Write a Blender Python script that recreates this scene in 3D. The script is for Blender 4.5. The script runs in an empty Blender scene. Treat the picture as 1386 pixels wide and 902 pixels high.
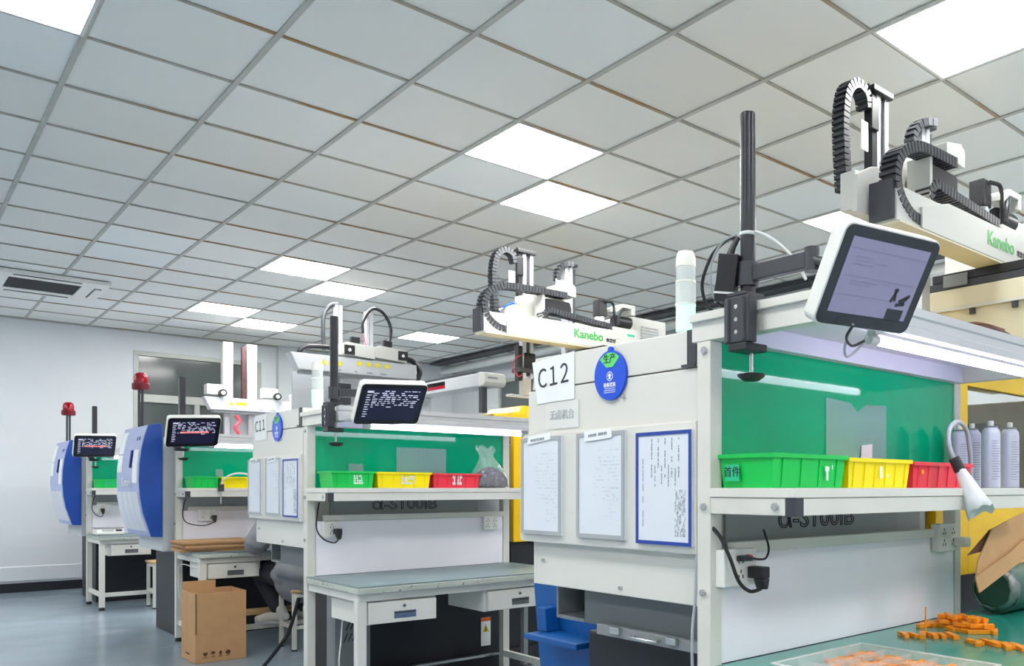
import bpy, bmesh, math, random
from mathutils import Vector, Matrix
R_ = math.radians
random.seed(7)
sc = bpy.context.scene
col = sc.collection

# ------------------------------------------------------------------ camera
CAM_Z = 1.2
YAW = 0.7739                     # view direction measured from +Y towards +X
F_PX, CX, CY = 1131.87, 934.01, 660.99
cam_d = bpy.data.cameras.new('camera'); cam = bpy.data.objects.new('camera', cam_d); col.objects.link(cam)
cam.location = (0, 0, CAM_Z); cam.rotation_euler = (R_(90), 0, -YAW)
cam_d.sensor_width = 36; cam_d.lens = F_PX / 1386 * 36
cam_d.shift_x = (693 - CX) / 1386; cam_d.shift_y = (CY - 451) / 1386
cam_d.clip_start = .05
sc.camera = cam
# ------------------------------------------------------------------ world, exposure
w = bpy.data.worlds.new('world'); sc.world = w; w.use_nodes = True
w.node_tree.nodes['Background'].inputs[0].default_value = (.6, .68, .78, 1)
w.node_tree.nodes['Background'].inputs[1].default_value = .6
vs = sc.view_settings
vs.view_transform = 'Standard'; vs.look = 'None'; vs.gamma = 1; vs.use_curve_mapping = False
vs.exposure = 0.47
PANEL_EMIT = 24.0
TUBE_EMIT = 10.0

# ------------------------------------------------------------------ materials
def L(h):
    h = h.lstrip('#'); o = []
    for i in (0, 2, 4):
        v = int(h[i:i+2], 16) / 255
        o.append(v / 12.92 if v <= .04045 else ((v + .055) / 1.055) ** 2.4)
    return (*o, 1)
def mat(name, c, rough=.5, metal=0, var=.05, vscale=6, bump=0, bscale=60, spec=.5, emit=None, es=0, alpha=1, trans=0, ior=1.45, c2=None, c2t=.6, c2w=.06, c2s=9, coat=0):
    m = bpy.data.materials.new(name); m.use_nodes = True
    nt = m.node_tree; b = nt.nodes['Principled BSDF']
    c = L(c) if isinstance(c, str) else c
    b.inputs['Roughness'].default_value = rough; b.inputs['Metallic'].default_value = metal
    b.inputs['Specular IOR Level'].default_value = spec; b.inputs['IOR'].default_value = ior
    b.inputs['Transmission Weight'].default_value = trans; b.inputs['Alpha'].default_value = alpha
    b.inputs['Coat Weight'].default_value = coat; b.inputs['Coat Roughness'].default_value = .05
    tc = nt.nodes.new('ShaderNodeTexCoord')
    n = nt.nodes.new('ShaderNodeTexNoise'); n.inputs['Scale'].default_value = vscale; n.inputs['Detail'].default_value = 5
    nt.links.new(tc.outputs['Object'], n.inputs['Vector'])
    r = nt.nodes.new('ShaderNodeValToRGB')
    r.color_ramp.elements[0].position = .3; r.color_ramp.elements[1].position = .7
    r.color_ramp.elements[0].color = (*[x * (1 - var) for x in c[:3]], 1)
    r.color_ramp.elements[1].color = (*[min(1, x * (1 + var)) for x in c[:3]], 1)
    nt.links.new(n.outputs['Fac'], r.inputs['Fac']); out = r.outputs['Color']
    if c2:
        n2 = nt.nodes.new('ShaderNodeTexNoise'); n2.inputs['Scale'].default_value = c2s; n2.inputs['Detail'].default_value = 8
        nt.links.new(tc.outputs['Object'], n2.inputs['Vector'])
        r2 = nt.nodes.new('ShaderNodeValToRGB'); r2.color_ramp.elements[0].position = c2t; r2.color_ramp.elements[1].position = c2t + c2w
        nt.links.new(n2.outputs['Fac'], r2.inputs['Fac'])
        mx = nt.nodes.new('ShaderNodeMixRGB'); nt.links.new(r2.outputs['Color'], mx.inputs['Fac'])
        nt.links.new(out, mx.inputs['Color1']); mx.inputs['Color2'].default_value = L(c2); out = mx.outputs['Color']
    nt.links.new(out, b.inputs['Base Color'])
    if emit:
        b.inputs['Emission Color'].default_value = L(emit); b.inputs['Emission Strength'].default_value = es
    if bump:
        nb = nt.nodes.new('ShaderNodeTexNoise'); nb.inputs['Scale'].default_value = bscale; nb.inputs['Detail'].default_value = 4
        nt.links.new(tc.outputs['Object'], nb.inputs['Vector'])
        bp = nt.nodes.new('ShaderNodeBump'); bp.inputs['Strength'].default_value = bump; bp.inputs['Distance'].default_value = .01
        nt.links.new(nb.outputs['Fac'], bp.inputs['Height']); nt.links.new(bp.outputs['Normal'], b.inputs['Normal'])
    return m
M = {}
M['wall'] = mat('wall paint', '#e3e7ea', .75, var=.025, vscale=1.2, bump=.05, bscale=25, c2='#c3c8cb', c2t=.70, c2w=.06, c2s=3)
M['wall2'] = mat('wall grey paint', '#d3d7da', .75, var=.03, vscale=1)
M['floor'] = mat('floor epoxy', '#8b9ba8', .22, var=.16, vscale=1.1, spec=.45, c2='#a4b2bb', c2t=.60, c2w=.12, c2s=1.7)
M['skirt'] = mat('skirting paint', '#23262d', .5)
M['tile'] = mat('ceiling tile', '#e9eae6', .85, var=.01, vscale=2)
M['tile2'] = mat('ceiling tile aged', '#e6e6e1', .85, var=.012, vscale=2)
M['tile3'] = mat('ceiling tile white', '#ecefee', .85, var=.01, vscale=2)
M['tee'] = mat('ceiling runner', '#b6b6b0', .6, var=.08)
M['tee2'] = mat('ceiling cross runner', '#aaa69c', .6, var=.12, c2='#a08058', c2t=.50, c2w=.1, c2s=1.5)
M['plenum'] = mat('plenum board', '#8a8a88', .9)
M['panel'] = mat('led panel', '#ffffff', .6, emit='#fdfcf9', es=PANEL_EMIT)
M['tubelit'] = mat('led tube', '#ffffff', .4, emit='#e9e4ff', es=TUBE_EMIT)
M['frame'] = mat('panel trim', '#d8d9d8', .5)
M['white'] = mat('white enamel', '#e9e9e4', .38, var=.02)
M['cream'] = mat('cream enamel', '#e6e2cf', .45, var=.02)
M['robotw'] = mat('robot white enamel', '#cdcec8', .42, var=.02)
M['robotc'] = mat('robot cream enamel and lit underside', '#d6d1b8', .45, var=.02)
M['mach'] = mat('machine white', '#dad9d2', .35, var=.015, vscale=3)
M['bench'] = mat('bench paint', '#dddcd5', .42, var=.04, c2='#8d8878', c2t=.76, c2w=.02, c2s=14)
M['benchworn'] = mat('bench paint worn', '#d8d7cf', .45, var=.05, c2='#6b675c', c2t=.70, c2w=.02, c2s=16)
M['alu'] = mat('aluminium profile', '#cdcfd4', .35, metal=.55, var=.03)
M['steel'] = mat('bright steel', '#c9cbcc', .25, metal=.9)
M['roofu'] = mat('roof underside', '#dcdaea', .55, var=.02)
M['backpanel'] = mat('white back board', '#f1eff8', .35, var=.015)
M['green'] = mat('green board', '#00b07c', .05, var=.03, vscale=2, spec=.35)
M['tabletop'] = mat('grey green table top', '#6f8387', .35, var=.10, vscale=3, c2='#83979a', c2t=.6, c2w=.1, c2s=6)
M['tableedge'] = mat('worn table edge', '#b7bdb4', .55, var=.1, c2='#5b5a50', c2t=.62, c2w=.05, c2s=48)
M['greenmat'] = mat('green mat', '#2b8f80', .16, var=.08, vscale=3)
M['bingreen'] = mat('green bin plastic', '#12c455', .35, var=.03)
M['binyellow'] = mat('yellow bin plastic', '#f5e20a', .35, var=.03)
M['binred'] = mat('red bin plastic', '#e33b4b', .35, var=.03)
M['binwhite'] = mat('bin tag', '#dcebe6', .5)
M['tag_teal'] = mat('bin tag teal', '#2cc08b', .4)
M['black'] = mat('black plastic', '#232427', .4, var=.05)
M['dark'] = mat('dark grey metal', '#3b3e44', .42, var=.04)
M['pole'] = mat('dark pole', '#34363b', .3, metal=.4)
M['chain'] = mat('cable chain', '#1e2023', .45, var=.1, vscale=60)
M['chainedge'] = mat('cable chain edge', '#3d4045', .45)
M['chainred'] = mat('dark red chain', '#43262b', .5, var=.3, vscale=30)
M['rubber'] = mat('rubber', '#1a1a1b', .6)
M['cablew'] = mat('white cable', '#d9dcda', .45)
M['cablel'] = mat('pale grey cable', '#a9adb2', .5)
M['grey'] = mat('grey paint', '#84898b', .45, var=.04)
M['stripgrey'] = mat('name strip grey', '#b9bcbd', .45, var=.03)
M['greyd'] = mat('slate grey paint', '#6f7477', .5, var=.04)
M['basedark'] = mat('machine base', '#24272d', .5, var=.1)
M['blue'] = mat('blue enamel', '#1c4fae', .3, var=.04)
M['lilac'] = mat('lilac enamel', '#a3add6', .4, var=.02)
M['louvre'] = mat('nose stripe white', '#d3d8e4', .45, var=.02)
M['navy'] = mat('navy print', '#1a2f86', .45)
M['yellow'] = mat('yellow enamel', '#f3c410', .35, var=.03)
M['bluebin'] = mat('blue plastic', '#0a559c', .4, var=.06)
M['discblue'] = mat('blue print', '#0c4fd6', .35, var=.01)
M['discgreen'] = mat('green print', '#5fd876', .4, var=.01)
M['paper'] = mat('paper', '#eef1f2', .7, var=.01)
M['paper2'] = mat('form paper', '#dde3ec', .45, var=.02)
M['ink'] = mat('ink', '#2b2e36', .6)
M['inkgrey'] = mat('grey ink', '#8b9099', .6)
M['inkpale'] = mat('pale ink', '#b4b8bc', .6)
M['paperthin'] = mat('thin paper', '#dededa', .6, var=.01)
M['inkgreen'] = mat('green lettering', '#3fae4e', .4)
M['clipgrey'] = mat('grey clip frame', '#a9aeb0', .35)
M['clipblue'] = mat('blue clip frame', '#27459f', .4)
M['card'] = mat('cardboard', '#c0966a', .75, var=.06, vscale=12)
M['cardd'] = mat('cardboard edge', '#8d6a49', .8, var=.1, vscale=20)
M['cardin'] = mat('cardboard inside brown', '#5b3524', .8)
M['wood'] = mat('pale wood', '#cfae7c', .6, var=.12, vscale=9)
M['orange'] = mat('orange plastic', '#ff9a1f', .35, var=.03)
M['redpl'] = mat('red lens', '#9c1026', .18, var=.05)
M['reddk'] = mat('red base', '#6f1423', .4)
M['redhose'] = mat('red hose', '#d0485a', .4)
M['screen'] = mat('dark screen', '#101324', .15, emit='#2b2c52', es=.25, spec=.4)
M['screen2'] = mat('pale screen', '#6f6d84', .18, emit='#8a87a6', es=.38, spec=.4)
M['uilight'] = mat('screen print', '#c7c9da', .4, emit='#c7c9e0', es=.5)
M['uired'] = mat('screen red band', '#d86a6a', .4, emit='#e27a70', es=.6)
M['uigrey'] = mat('screen grey mark', '#6d6a86', .4, emit='#6d6a86', es=.25)
M['bezel'] = mat('bezel glass', '#3a3c40', .18, var=.01)
M['bezelb'] = mat('black bezel glass', '#15161a', .15, var=.01)
M['glassdk'] = mat('dim window glass', '#59605f', .12, spec=.6, var=.08, vscale=1.2)
M['glassdoor'] = mat('safety glass', '#dfe3e2', .04, trans=.97, alpha=1, ior=1.1)
M['clear'] = mat('clear plastic', '#e8f0f0', .08, alpha=.22, spec=.8)
M['bagfilm'] = mat('bag film', '#f4f8f8', .12, alpha=.16, spec=1.0)
M['clearrim'] = mat('clear rim', '#f2f7f6', .1, alpha=.6, spec=.8)
M['clear2'] = mat('clear film', '#c4dde2', .10, alpha=.28, spec=.6)
M['bagdark'] = mat('dark small parts', '#1d1f2b', .35, var=.2, vscale=40, c2='#6a6488', c2t=.58, c2w=.03, c2s=45)
M['winframe'] = mat('window aluminium', '#b9bcb6', .45, metal=.2)
M['can'] = mat('can body', '#c3c7d8', .35, metal=.1, var=.02)
M['lamplit'] = mat('signal lamp green', '#c8f5e4', .2, emit='#7dffd0', es=.9, alpha=.9)
M['lampclr'] = mat('signal lamp clear', '#e4ecea', .15, alpha=.65)
M['jacket'] = mat('grey jacket', '#85888e', .85, var=.12, vscale=9, bump=.3, bscale=14)
M['trouser'] = mat('dark trousers', '#26282d', .85, var=.1)
M['skin'] = mat('skin', '#c99b7e', .55)
M['hair'] = mat('hair', '#17130f', .6)
M['shoe'] = mat('shoe white', '#d9d7d0', .6)
M['foil'] = mat('silver foil', '#8e9190', .4, metal=.8, bump=.6, bscale=40)
M['greenroll'] = mat('dark green sheet', '#2e5a4b', .4, var=.15)
M['brownwire'] = mat('brown cable', '#6e4a3c', .55, var=.2, vscale=30)
M['warn'] = mat('warning yellow', '#d9cc2e', .5)
M['warnorange'] = mat('warning orange', '#e56d2c', .5)
M['greybutton'] = mat('robot grey', '#bcc0c4', .4, var=.02)

# ------------------------------------------------------------------ mesh builder
class MB:
    def __init__(s): s.v = []; s.f = []
    def add(s, vs, fs):
        o = len(s.v); s.v += [tuple(p) for p in vs]; s.f += [tuple(i + o for i in q) for q in fs]; return s
    def box(s, x0, y0, z0, x1, y1, z1, T=None):
        x0, x1 = min(x0, x1), max(x0, x1); y0, y1 = min(y0, y1), max(y0, y1); z0, z1 = min(z0, z1), max(z0, z1)
        vs = [Vector((x, y, z)) for z in (z0, z1) for y in (y0, y1) for x in (x0, x1)]
        if T: vs = [T @ p for p in vs]
        return s.add(vs, [(0, 2, 3, 1), (4, 5, 7, 6), (0, 1, 5, 4), (2, 6, 7, 3), (0, 4, 6, 2), (1, 3, 7, 5)])
    def cyl(s, p0, p1, r0, r1=None, n=14):
        p0, p1 = Vector(p0), Vector(p1); r1 = r0 if r1 is None else r1
        d = (p1 - p0).normalized(); a = d.orthogonal().normalized(); b = d.cross(a)
        vs = []
        for p, r in ((p0, r0), (p1, r1)):
            for i in range(n):
                t = 2 * math.pi * i / n; vs.append(p + a * (r * math.cos(t)) + b * (r * math.sin(t)))
        fs = [(i, (i + 1) % n, n + (i + 1) % n, n + i) for i in range(n)] + [tuple(range(n - 1, -1, -1)), tuple(range(n, 2 * n))]
        return s.add(vs, fs)
    def tube(s, pts, r, n=8):
        pts = [Vector(p) for p in pts]; rs = r if isinstance(r, (list, tuple)) else [r] * len(pts)
        vs = []; a = None
        for i, p in enumerate(pts):
            d = (pts[min(i + 1, len(pts) - 1)] - pts[max(i - 1, 0)]).normalized()
            a = d.orthogonal().normalized() if a is None else (a - d * a.dot(d)).normalized()
            b = d.cross(a)
            for k in range(n):
                t = 2 * math.pi * k / n; vs.append(p + a * (rs[i] * math.cos(t)) + b * (rs[i] * math.sin(t)))
        fs = []
        for i in range(len(pts) - 1):
            for k in range(n): fs.append((i * n + k, i * n + (k + 1) % n, (i + 1) * n + (k + 1) % n, (i + 1) * n + k))
        fs += [tuple(range(n - 1, -1, -1)), tuple(range((len(pts) - 1) * n, len(pts) * n))]
        return s.add(vs, fs)
    def prism(s, poly, ax, a, b):
        def P(u, v, t): return {'x': (t, u, v), 'y': (u, t, v), 'z': (u, v, t)}[ax]
        n = len(poly)
        vs = [P(u, v, a) for u, v in poly] + [P(u, v, b) for u, v in poly]
        return s.add(vs, [tuple(range(n - 1, -1, -1)), tuple(range(n, 2 * n))] + [(i, (i + 1) % n, n + (i + 1) % n, n + i) for i in range(n)])
    def lathe(s, c, prof, n=18):
        c = Vector(c); vs = []; m = len(prof)
        for r, z in prof:
            for k in range(n):
                t = 2 * math.pi * k / n; vs.append(c + Vector((r * math.cos(t), r * math.sin(t), z)))
        fs = [(i * n + k, i * n + (k + 1) % n, (i + 1) * n + (k + 1) % n, (i + 1) * n + k) for i in range(m - 1) for k in range(n)]
        fs += [tuple(range(n - 1, -1, -1)), tuple(range((m - 1) * n, m * n))]
        return s.add(vs, fs)
    def mesh(s, name, off=(0, 0, 0), bevel=0, smooth=False):
        me = bpy.data.meshes.new(name)
        me.from_pydata([(x - off[0], y - off[1], z - off[2]) for x, y, z in s.v], [], s.f)
        bm = bmesh.new(); bm.from_mesh(me)
        bmesh.ops.recalc_face_normals(bm, faces=bm.faces)
        if bevel:
            es = [e for e in bm.edges if len(e.link_faces) == 2 and e.calc_face_angle(0) > .6]
            bmesh.ops.bevel(bm, geom=es, offset=bevel, segments=2, affect='EDGES', profile=.6, clamp_overlap=True)
        bm.to_mesh(me); bm.free()
        if smooth:
            me.polygons.foreach_set('use_smooth', [True] * len(me.polygons))
            me.set_sharp_from_angle(angle=R_(40))
        return me
def wl(o):
    v = Vector((0, 0, 0))
    while o is not None: v += o.location; o = o.parent
    return v
def part(name, mb, m, parent=None, bevel=0, smooth=False, local=False, label=None):
    off = (0, 0, 0) if (local or parent is None) else wl(parent)
    me = mb.mesh(name, off, bevel, smooth); me.materials.append(M[m])
    o = bpy.data.objects.new(name, me); col.objects.link(o)
    if parent: o.parent = parent
    if label: o['label'] = label
    return o
def thing(name, label, cat, loc=(0, 0, 0), group=None):
    o = bpy.data.objects.new(name, None); col.objects.link(o); o.empty_display_size = .1
    o.location = loc; o['label'] = label; o['category'] = cat
    if group: o['group'] = group
    return o
def tag(o, label, cat, group=None):
    o['label'] = label; o['category'] = cat
    if group: o['group'] = group
    return o
def solo(name, mb, m, label, cat, group=None, **k):
    """a thing that is one mesh, its origin at the centre of its base"""
    xs = [p[0] for p in mb.v]; ys = [p[1] for p in mb.v]; zs = [p[2] for p in mb.v]
    c = ((min(xs) + max(xs)) / 2, (min(ys) + max(ys)) / 2, min(zs))
    me = mb.mesh(name, c, k.get('bevel', 0), k.get('smooth', False)); me.materials.append(M[m])
    o = bpy.data.objects.new(name, me); col.objects.link(o); o.location = c
    return tag(o, label, cat, group)
def struct(name, mb, m, label, cat, bevel=0):
    o = part(name, mb, m, bevel=bevel); o['kind'] = 'structure'; o['label'] = label; o['category'] = cat; return o
def clone(o, parent, loc=None):
    c = o.copy(); col.objects.link(c); c.parent = parent
    if loc is not None: c.location = loc
    return c
def box(*a): return MB().box(*a)
def cat(pts, n=8):
    """Catmull-Rom through pts"""
    pts = [Vector(p) for p in pts]; q = [pts[0] * 2 - pts[1]] + pts + [pts[-1] * 2 - pts[-2]]; out = []
    for i in range(1, len(q) - 2):
        a, b, c, d = q[i - 1:i + 3]
        for k in range(n):
            t = k / n
            out.append(.5 * (2 * b + (c - a) * t + (2 * a - 5 * b + 4 * c - d) * t * t + (3 * b - a - 3 * c + d) * t ** 3))
    return out + [pts[-1]]
_tc = {}
def text(name, s, size, m, parent, origin, right, up, align='CENTER', ext=.0006, sx=1.0, outline=0, bold=0, sp=1.0):
    """flat lettering: origin = anchor in world, right/up = directions of the writing"""
    cu = bpy.data.curves.new(name, 'FONT'); cu.body = s; cu.size = size; cu.align_x = align; cu.align_y = 'CENTER'; cu.extrude = ext / size * size; cu.offset = bold
    cu.resolution_u = 3; cu.space_character = sp
    if outline: cu.fill_mode = 'NONE'; cu.extrude = 0; cu.bevel_depth = outline; cu.bevel_resolution = 0
    ob = bpy.data.objects.new(name, cu); col.objects.link(ob)
    bpy.context.view_layer.update()
    me = bpy.data.meshes.new_from_object(ob.evaluated_get(bpy.context.evaluated_depsgraph_get()))
    bpy.data.objects.remove(ob); bpy.data.curves.remove(cu)
    r = Vector(right).normalized(); u = Vector(up).normalized(); n = r.cross(u)
    off = Vector(origin) - (wl(parent) if parent else Vector())
    for v in me.vertices: v.co = off + r * (v.co.x * sx) + u * v.co.y + n * v.co.z
    me.materials.clear(); me.materials.append(M[m])
    o = bpy.data.objects.new(name, me); col.objects.link(o); o.parent = parent
    return o
FX = ((0, -1, 0), (0, 0, 1))      # writing on a face that looks towards -X
FY = ((1, 0, 0), (0, 0, 1))       # writing on a face that looks towards -Y
def scribble(mb, o, r, u, w_, h_, rows, seed, fill=.7, thick=.35, n=Vector((0, 0, 0))):
    """rows of short dashes that stand for print too small to read"""
    rd = random.Random(seed); o = Vector(o); r = Vector(r); u = Vector(u); nn = r.cross(u) * .0006
    for i in range(rows):
        y = h_ * (.5 - (i + .5) / rows); t = h_ / rows * thick; x = -w_ / 2
        while x < w_ / 2 - .002:
            l = rd.uniform(.03, .12) * w_
            if rd.random() < fill:
                e = min(x + l, w_ / 2)
                q = [o + r * x + u * (y - t / 2), o + r * e + u * (y - t / 2), o + r * e + u * (y + t / 2), o + r * x + u * (y + t / 2)]
                mb.add(q + [p + nn for p in q], [(0, 3, 2, 1), (4, 5, 6, 7), (0, 1, 5, 4), (1, 2, 6, 5), (2, 3, 7, 6), (3, 0, 4, 7)])
            x += l + rd.uniform(.01, .04) * w_
    return mb

# ================================================================== THE ROOM
X0, X1, Y0, Y1, H = -5.35, 6.655, -5.2, 12.28, 3.1536
GX, GY = .6514, 4.4162
fl = struct('floor', box(X0 - .2, Y0 - .2, -.1, X1 + .2, Y1 + .2, 0), 'floor', 'blue grey epoxy factory floor with faint glossy stains', 'floor')
ce = struct('ceiling', box(X0 - .2, Y0 - .2, H + .06, X1 + .2, Y1 + .2, H + .16), 'plenum', 'white suspended ceiling of square tiles in a metal grid', 'ceiling')
# back wall with a window opening, right wall with a window opening
def wall_with_hole(axis, pos, th, a0, a1, h0, h1, hz0, hz1):
    mb = MB()
    def b(u0, u1, z0, z1):
        if axis == 'y': mb.box(u0, pos, z0, u1, pos + th, z1)
        else: mb.box(pos, u0, z0, pos + th, u1, z1)
    top = H + .06
    b(a0, h0, 0, top); b(h1, a1, 0, top); b(h0, h1, 0, hz0); b(h0, h1, hz1, top)
    return mb
WB = (2.318, 3.80, 1.0, 2.915)
wb = struct('wall_back', wall_with_hole('y', Y1, .2, X0 - .2, X1 + .2, *WB), 'wall', 'pale grey painted back wall with scuff marks', 'wall')
WR = (7.9, 10.885, 1.4, 2.81)
wr = struct('wall_right', wall_with_hole('x', X1, .2, Y0 - .2, Y1 + .2, *WR), 'wall2', 'grey wall on the far side behind the machines', 'wall')
struct('wall_left', box(X0 - .2, Y0 - .2, 0, X0, Y1 + .2, H + .06), 'wall', 'plain white wall on the left side', 'wall')
struct('wall_front', box(X0 - .2, Y0 - .2, 0, X1 + .2, Y0, H + .06), 'wall', 'plain white wall at the near end', 'wall')
struct('baseboard_back', box(X0, Y1 - .012, 0, X1, Y1, .105), 'skirt', 'black painted skirting band along the back wall', 'baseboard')
struct('trim_1', MB().prism([(Y1, .13), (Y1 - .02, .13), (Y1 - .022, .29), (Y1 - .006, .30), (Y1, .30)], 'x', X0, WB[0] + 1.2), 'wall', 'chipped white plaster ledge above the skirting', 'trim', bevel=.004)
struct('trim_2', box(3.99, Y1 - .10, 0, 4.35, Y1 - .001, H + .02), 'wall2', 'shallow painted pillar on the back wall', 'pillar')
# windows -----------------------------------------------------------
def window(n, axis, pos, u0, u1, z0, z1, rails, mulls, label):
    mb = MB(); fw = .055
    def b(m_, a, c, d, e, dep=.05, off=0):
        if axis == 'y': m_.box(a, pos - .012 + off, d, c, pos + dep + off, e)
        else: m_.box(pos - .012 + off, a, d, pos + dep + off, c, e)
    b(mb, u0, u1, z0, z0 + fw); b(mb, u0, u1, z1 - fw, z1); b(mb, u0, u0 + fw, z0 + fw, z1 - fw); b(mb, u1 - fw, u1, z0 + fw, z1 - fw)
    o = part('window_%d' % n, mb, 'winframe', bevel=.004); o['kind'] = 'structure'; o['label'] = label; o['category'] = 'window'
    zs = [z0 + fw] + rails + [z1 - fw]
    for zr in rails:
        m_ = MB(); b(m_, u0 + fw, u1 - fw, zr - .05, zr + .05, .045); part('transom', m_, 'winframe', o, bevel=.004)
    for i in range(len(zs) - 1):
        zz0 = zs[i] + (.05 if i else 0); zz1 = zs[i + 1] - (.05 if i < len(zs) - 2 else 0)
        us = [u0 + fw] + (mulls if i == 0 else []) + [u1 - fw]
        for k in range(len(us) - 1):
            g = MB(); b(g, us[k] + (.03 if k else 0), us[k + 1] - (.03 if k < len(us) - 2 else 0), zz0, zz1, .012, .035); part('pane', g, 'glassdk', o)
        if i == 0:
            for u in mulls: m_ = MB(); b(m_, u - .03, u + .03, zz0, zz1, .045); part('mullion', m_, 'winframe', o, bevel=.004)
    return o
window(1, 'y', Y1, *WB, [2.33], [3.02], 'aluminium framed window with dim panes in the back wall')
window(2, 'x', X1, *WR, [], [9.4], 'dark window in the far side wall behind the machines')
# black backing outside the windows: the dim corridor beyond
struct('wall_corridor', box(WB[0] - .8, Y1 + 1.2, 0, WB[1] + .8, Y1 + 1.3, H), 'wall2', 'dim corridor wall seen through the back window', 'wall')

# ceiling tiles ------------------------------------------------------
panels = {(3, -1), (4, 0), (3, 5), (4, 6), (3, 9), (4, 10), (7, 9), (7, 5), (7, -2), (4, -5), (-1, -1), (-1, -5), (-5, -1), (-5, -5), (-5, 3), (-5, 8),
          (3, -9), (7, -9), (8, -6), (-1, -9), (0, -13), (4, -13), (-5, -9), (-5, -13), (8, -13), (-3, 7), (-3, 11), (-6, 10), (9, -3)}  # some unseen panels on the left are added to brighten the left wall
ac_cells = {(0, 8), (0, 9), (1, 8), (1, 9)}
def proj(x, y, z):
    r = math.cos(YAW) * x - math.sin(YAW) * y; d = math.sin(YAW) * x + math.cos(YAW) * y
    if d < .1: return None
    return CX + F_PX * r / d, CY - F_PX * (z - CAM_Z) / d, d
i0, i1 = int(math.floor((X0 - GX) / .6)), int(math.ceil((X1 - GX) / .6)); j0, j1 = int(math.floor((Y0 - GY) / .6)), int(math.ceil((Y1 - GY) / .6))
cells = []
for i in range(i0, i1):
    for j in range(j0, j1):
        ax0, ax1 = max(GX + i * .6, X0), min(GX + i * .6 + .6, X1); ay0, ay1 = max(GY + j * .6, Y0), min(GY + j * .6 + .6, Y1)
        if ax1 - ax0 < .03 or ay1 - ay0 < .03 or (i, j) in panels or (i, j) in ac_cells: continue
        pr = [proj(x, y, H) for x in (ax0, ax1) for y in (ay0, ay1)]
        vis = any(q and -5 < q[0] < 1391 and -5 < q[1] < 907 for q in pr)
        dd = min([q[2] for q in pr if q] or [99])
        cells.append((not vis, dd, i, j, ax0, ay0, ax1, ay1))
cells.sort()
tcache = {}; rest = MB()
for n, (nv, dd, i, j, a, b, c_, d_) in enumerate(cells):
    z = H + .004 + random.uniform(0, .002)
    if not nv and n < 300:
        full = abs(c_ - a - .6) < 1e-6 and abs(d_ - b - .6) < 1e-6
        mk = random.choice(['tile', 'tile', 'tile', 'tile2', 'tile3'])
        key = (mk, round(c_ - a, 3), round(d_ - b, 3))
        if key not in tcache:
            hx, hy = (c_ - a) / 2 - .004, (d_ - b) / 2 - .004
            me = box(-hx, -hy, 0, hx, hy, .012).mesh('ceiling_tile'); me.materials.append(M[mk]); tcache[key] = me
        o = bpy.data.objects.new('ceiling_tile', tcache[key]); col.objects.link(o); o.parent = ce
        o.location = ((a + c_) / 2, (b + d_) / 2, z); o.rotation_euler = (random.uniform(-.002, .002), random.uniform(-.002, .002), 0)
    else:
        rest.box(a + .004, b + .004, z, c_ - .004, d_ - .004, z + .012)
o = part('ceiling_tile_field', rest, 'tile', ce); o['kind'] = 'stuff'
for i in range(i0 + 1, i1):
    x = GX + i * .6
    part('main_runner', box(x - .012, Y0, H - .004, x + .012, Y1, H + .004), 'tee', ce)
for j in range(j0 + 1, j1):
    y = GY + j * .6
    part('cross_runner', box(X0, y - .009, H - .003, X1, y + .009, H + .004), 'tee2', ce)
part('edge_angle', box(X0, Y1 - .02, H - .006, X1, Y1, H + .003), 'tee', ce)
part('edge_angle', box(X1 - .02, Y0, H - .006, X1, Y1, H + .003), 'tee', ce)
# LED panels ---------------------------------------------------------
plabels = {(3, -1): 'large bright square ceiling light panel near the picture centre', (4, 0): 'bright ceiling light panel touching the large central one at its lower corner',
  (3, 5): 'bright ceiling light panel above the robot with the white arms, left one of its pair', (4, 6): 'bright ceiling light panel right above the middle robot arms',
  (3, 9): 'small far ceiling light panel nearest the back wall on the left', (4, 10): 'small far ceiling light panel just above the leftmost robot',
  (7, 9): 'small ceiling light panel left of the green lettered robot beam', (7, 5): 'ceiling light panel half hidden behind the green lettered robot in the middle',
  (7, -2): 'ceiling light panel half hidden behind the tilted grey screen', (9, -3): 'ceiling light panel cut by the right edge behind the near robot', (4, -5): 'bright ceiling light panel cut by the top right corner', (-1, -1): 'bright ceiling light panel cut by the top left corner'}
pm = box(-.283, -.283, 0, .283, .283, .01).mesh('light_panel_diffuser'); pm.materials.append(M['panel'])
fm = MB()
for a, b, c_, d_ in ((-.298, -.298, .298, -.283), (-.298, .283, .298, .298), (-.298, -.283, -.283, .283), (.283, -.283, .298, .283)): fm.box(a, b, -.002, c_, d_, .012)
fm = fm.mesh('light_panel_frame'); fm.materials.append(M['frame'])
for ij in sorted(panels):
    cx_, cy_ = GX + ij[0] * .6 + .3, GY + ij[1] * .6 + .3
    if not (X0 < cx_ < X1 and Y0 < cy_ < Y1): continue
    t = thing('ceiling_light_panel', plabels.get(ij, 'unseen square ceiling light panel outside the view'), 'light panel', (cx_, cy_, H - .004), 'square ceiling light panels')
    for nm, me in (('diffuser', pm), ('frame', fm)):
        o = bpy.data.objects.new(nm, me); col.objects.link(o); o.parent = t
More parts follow.
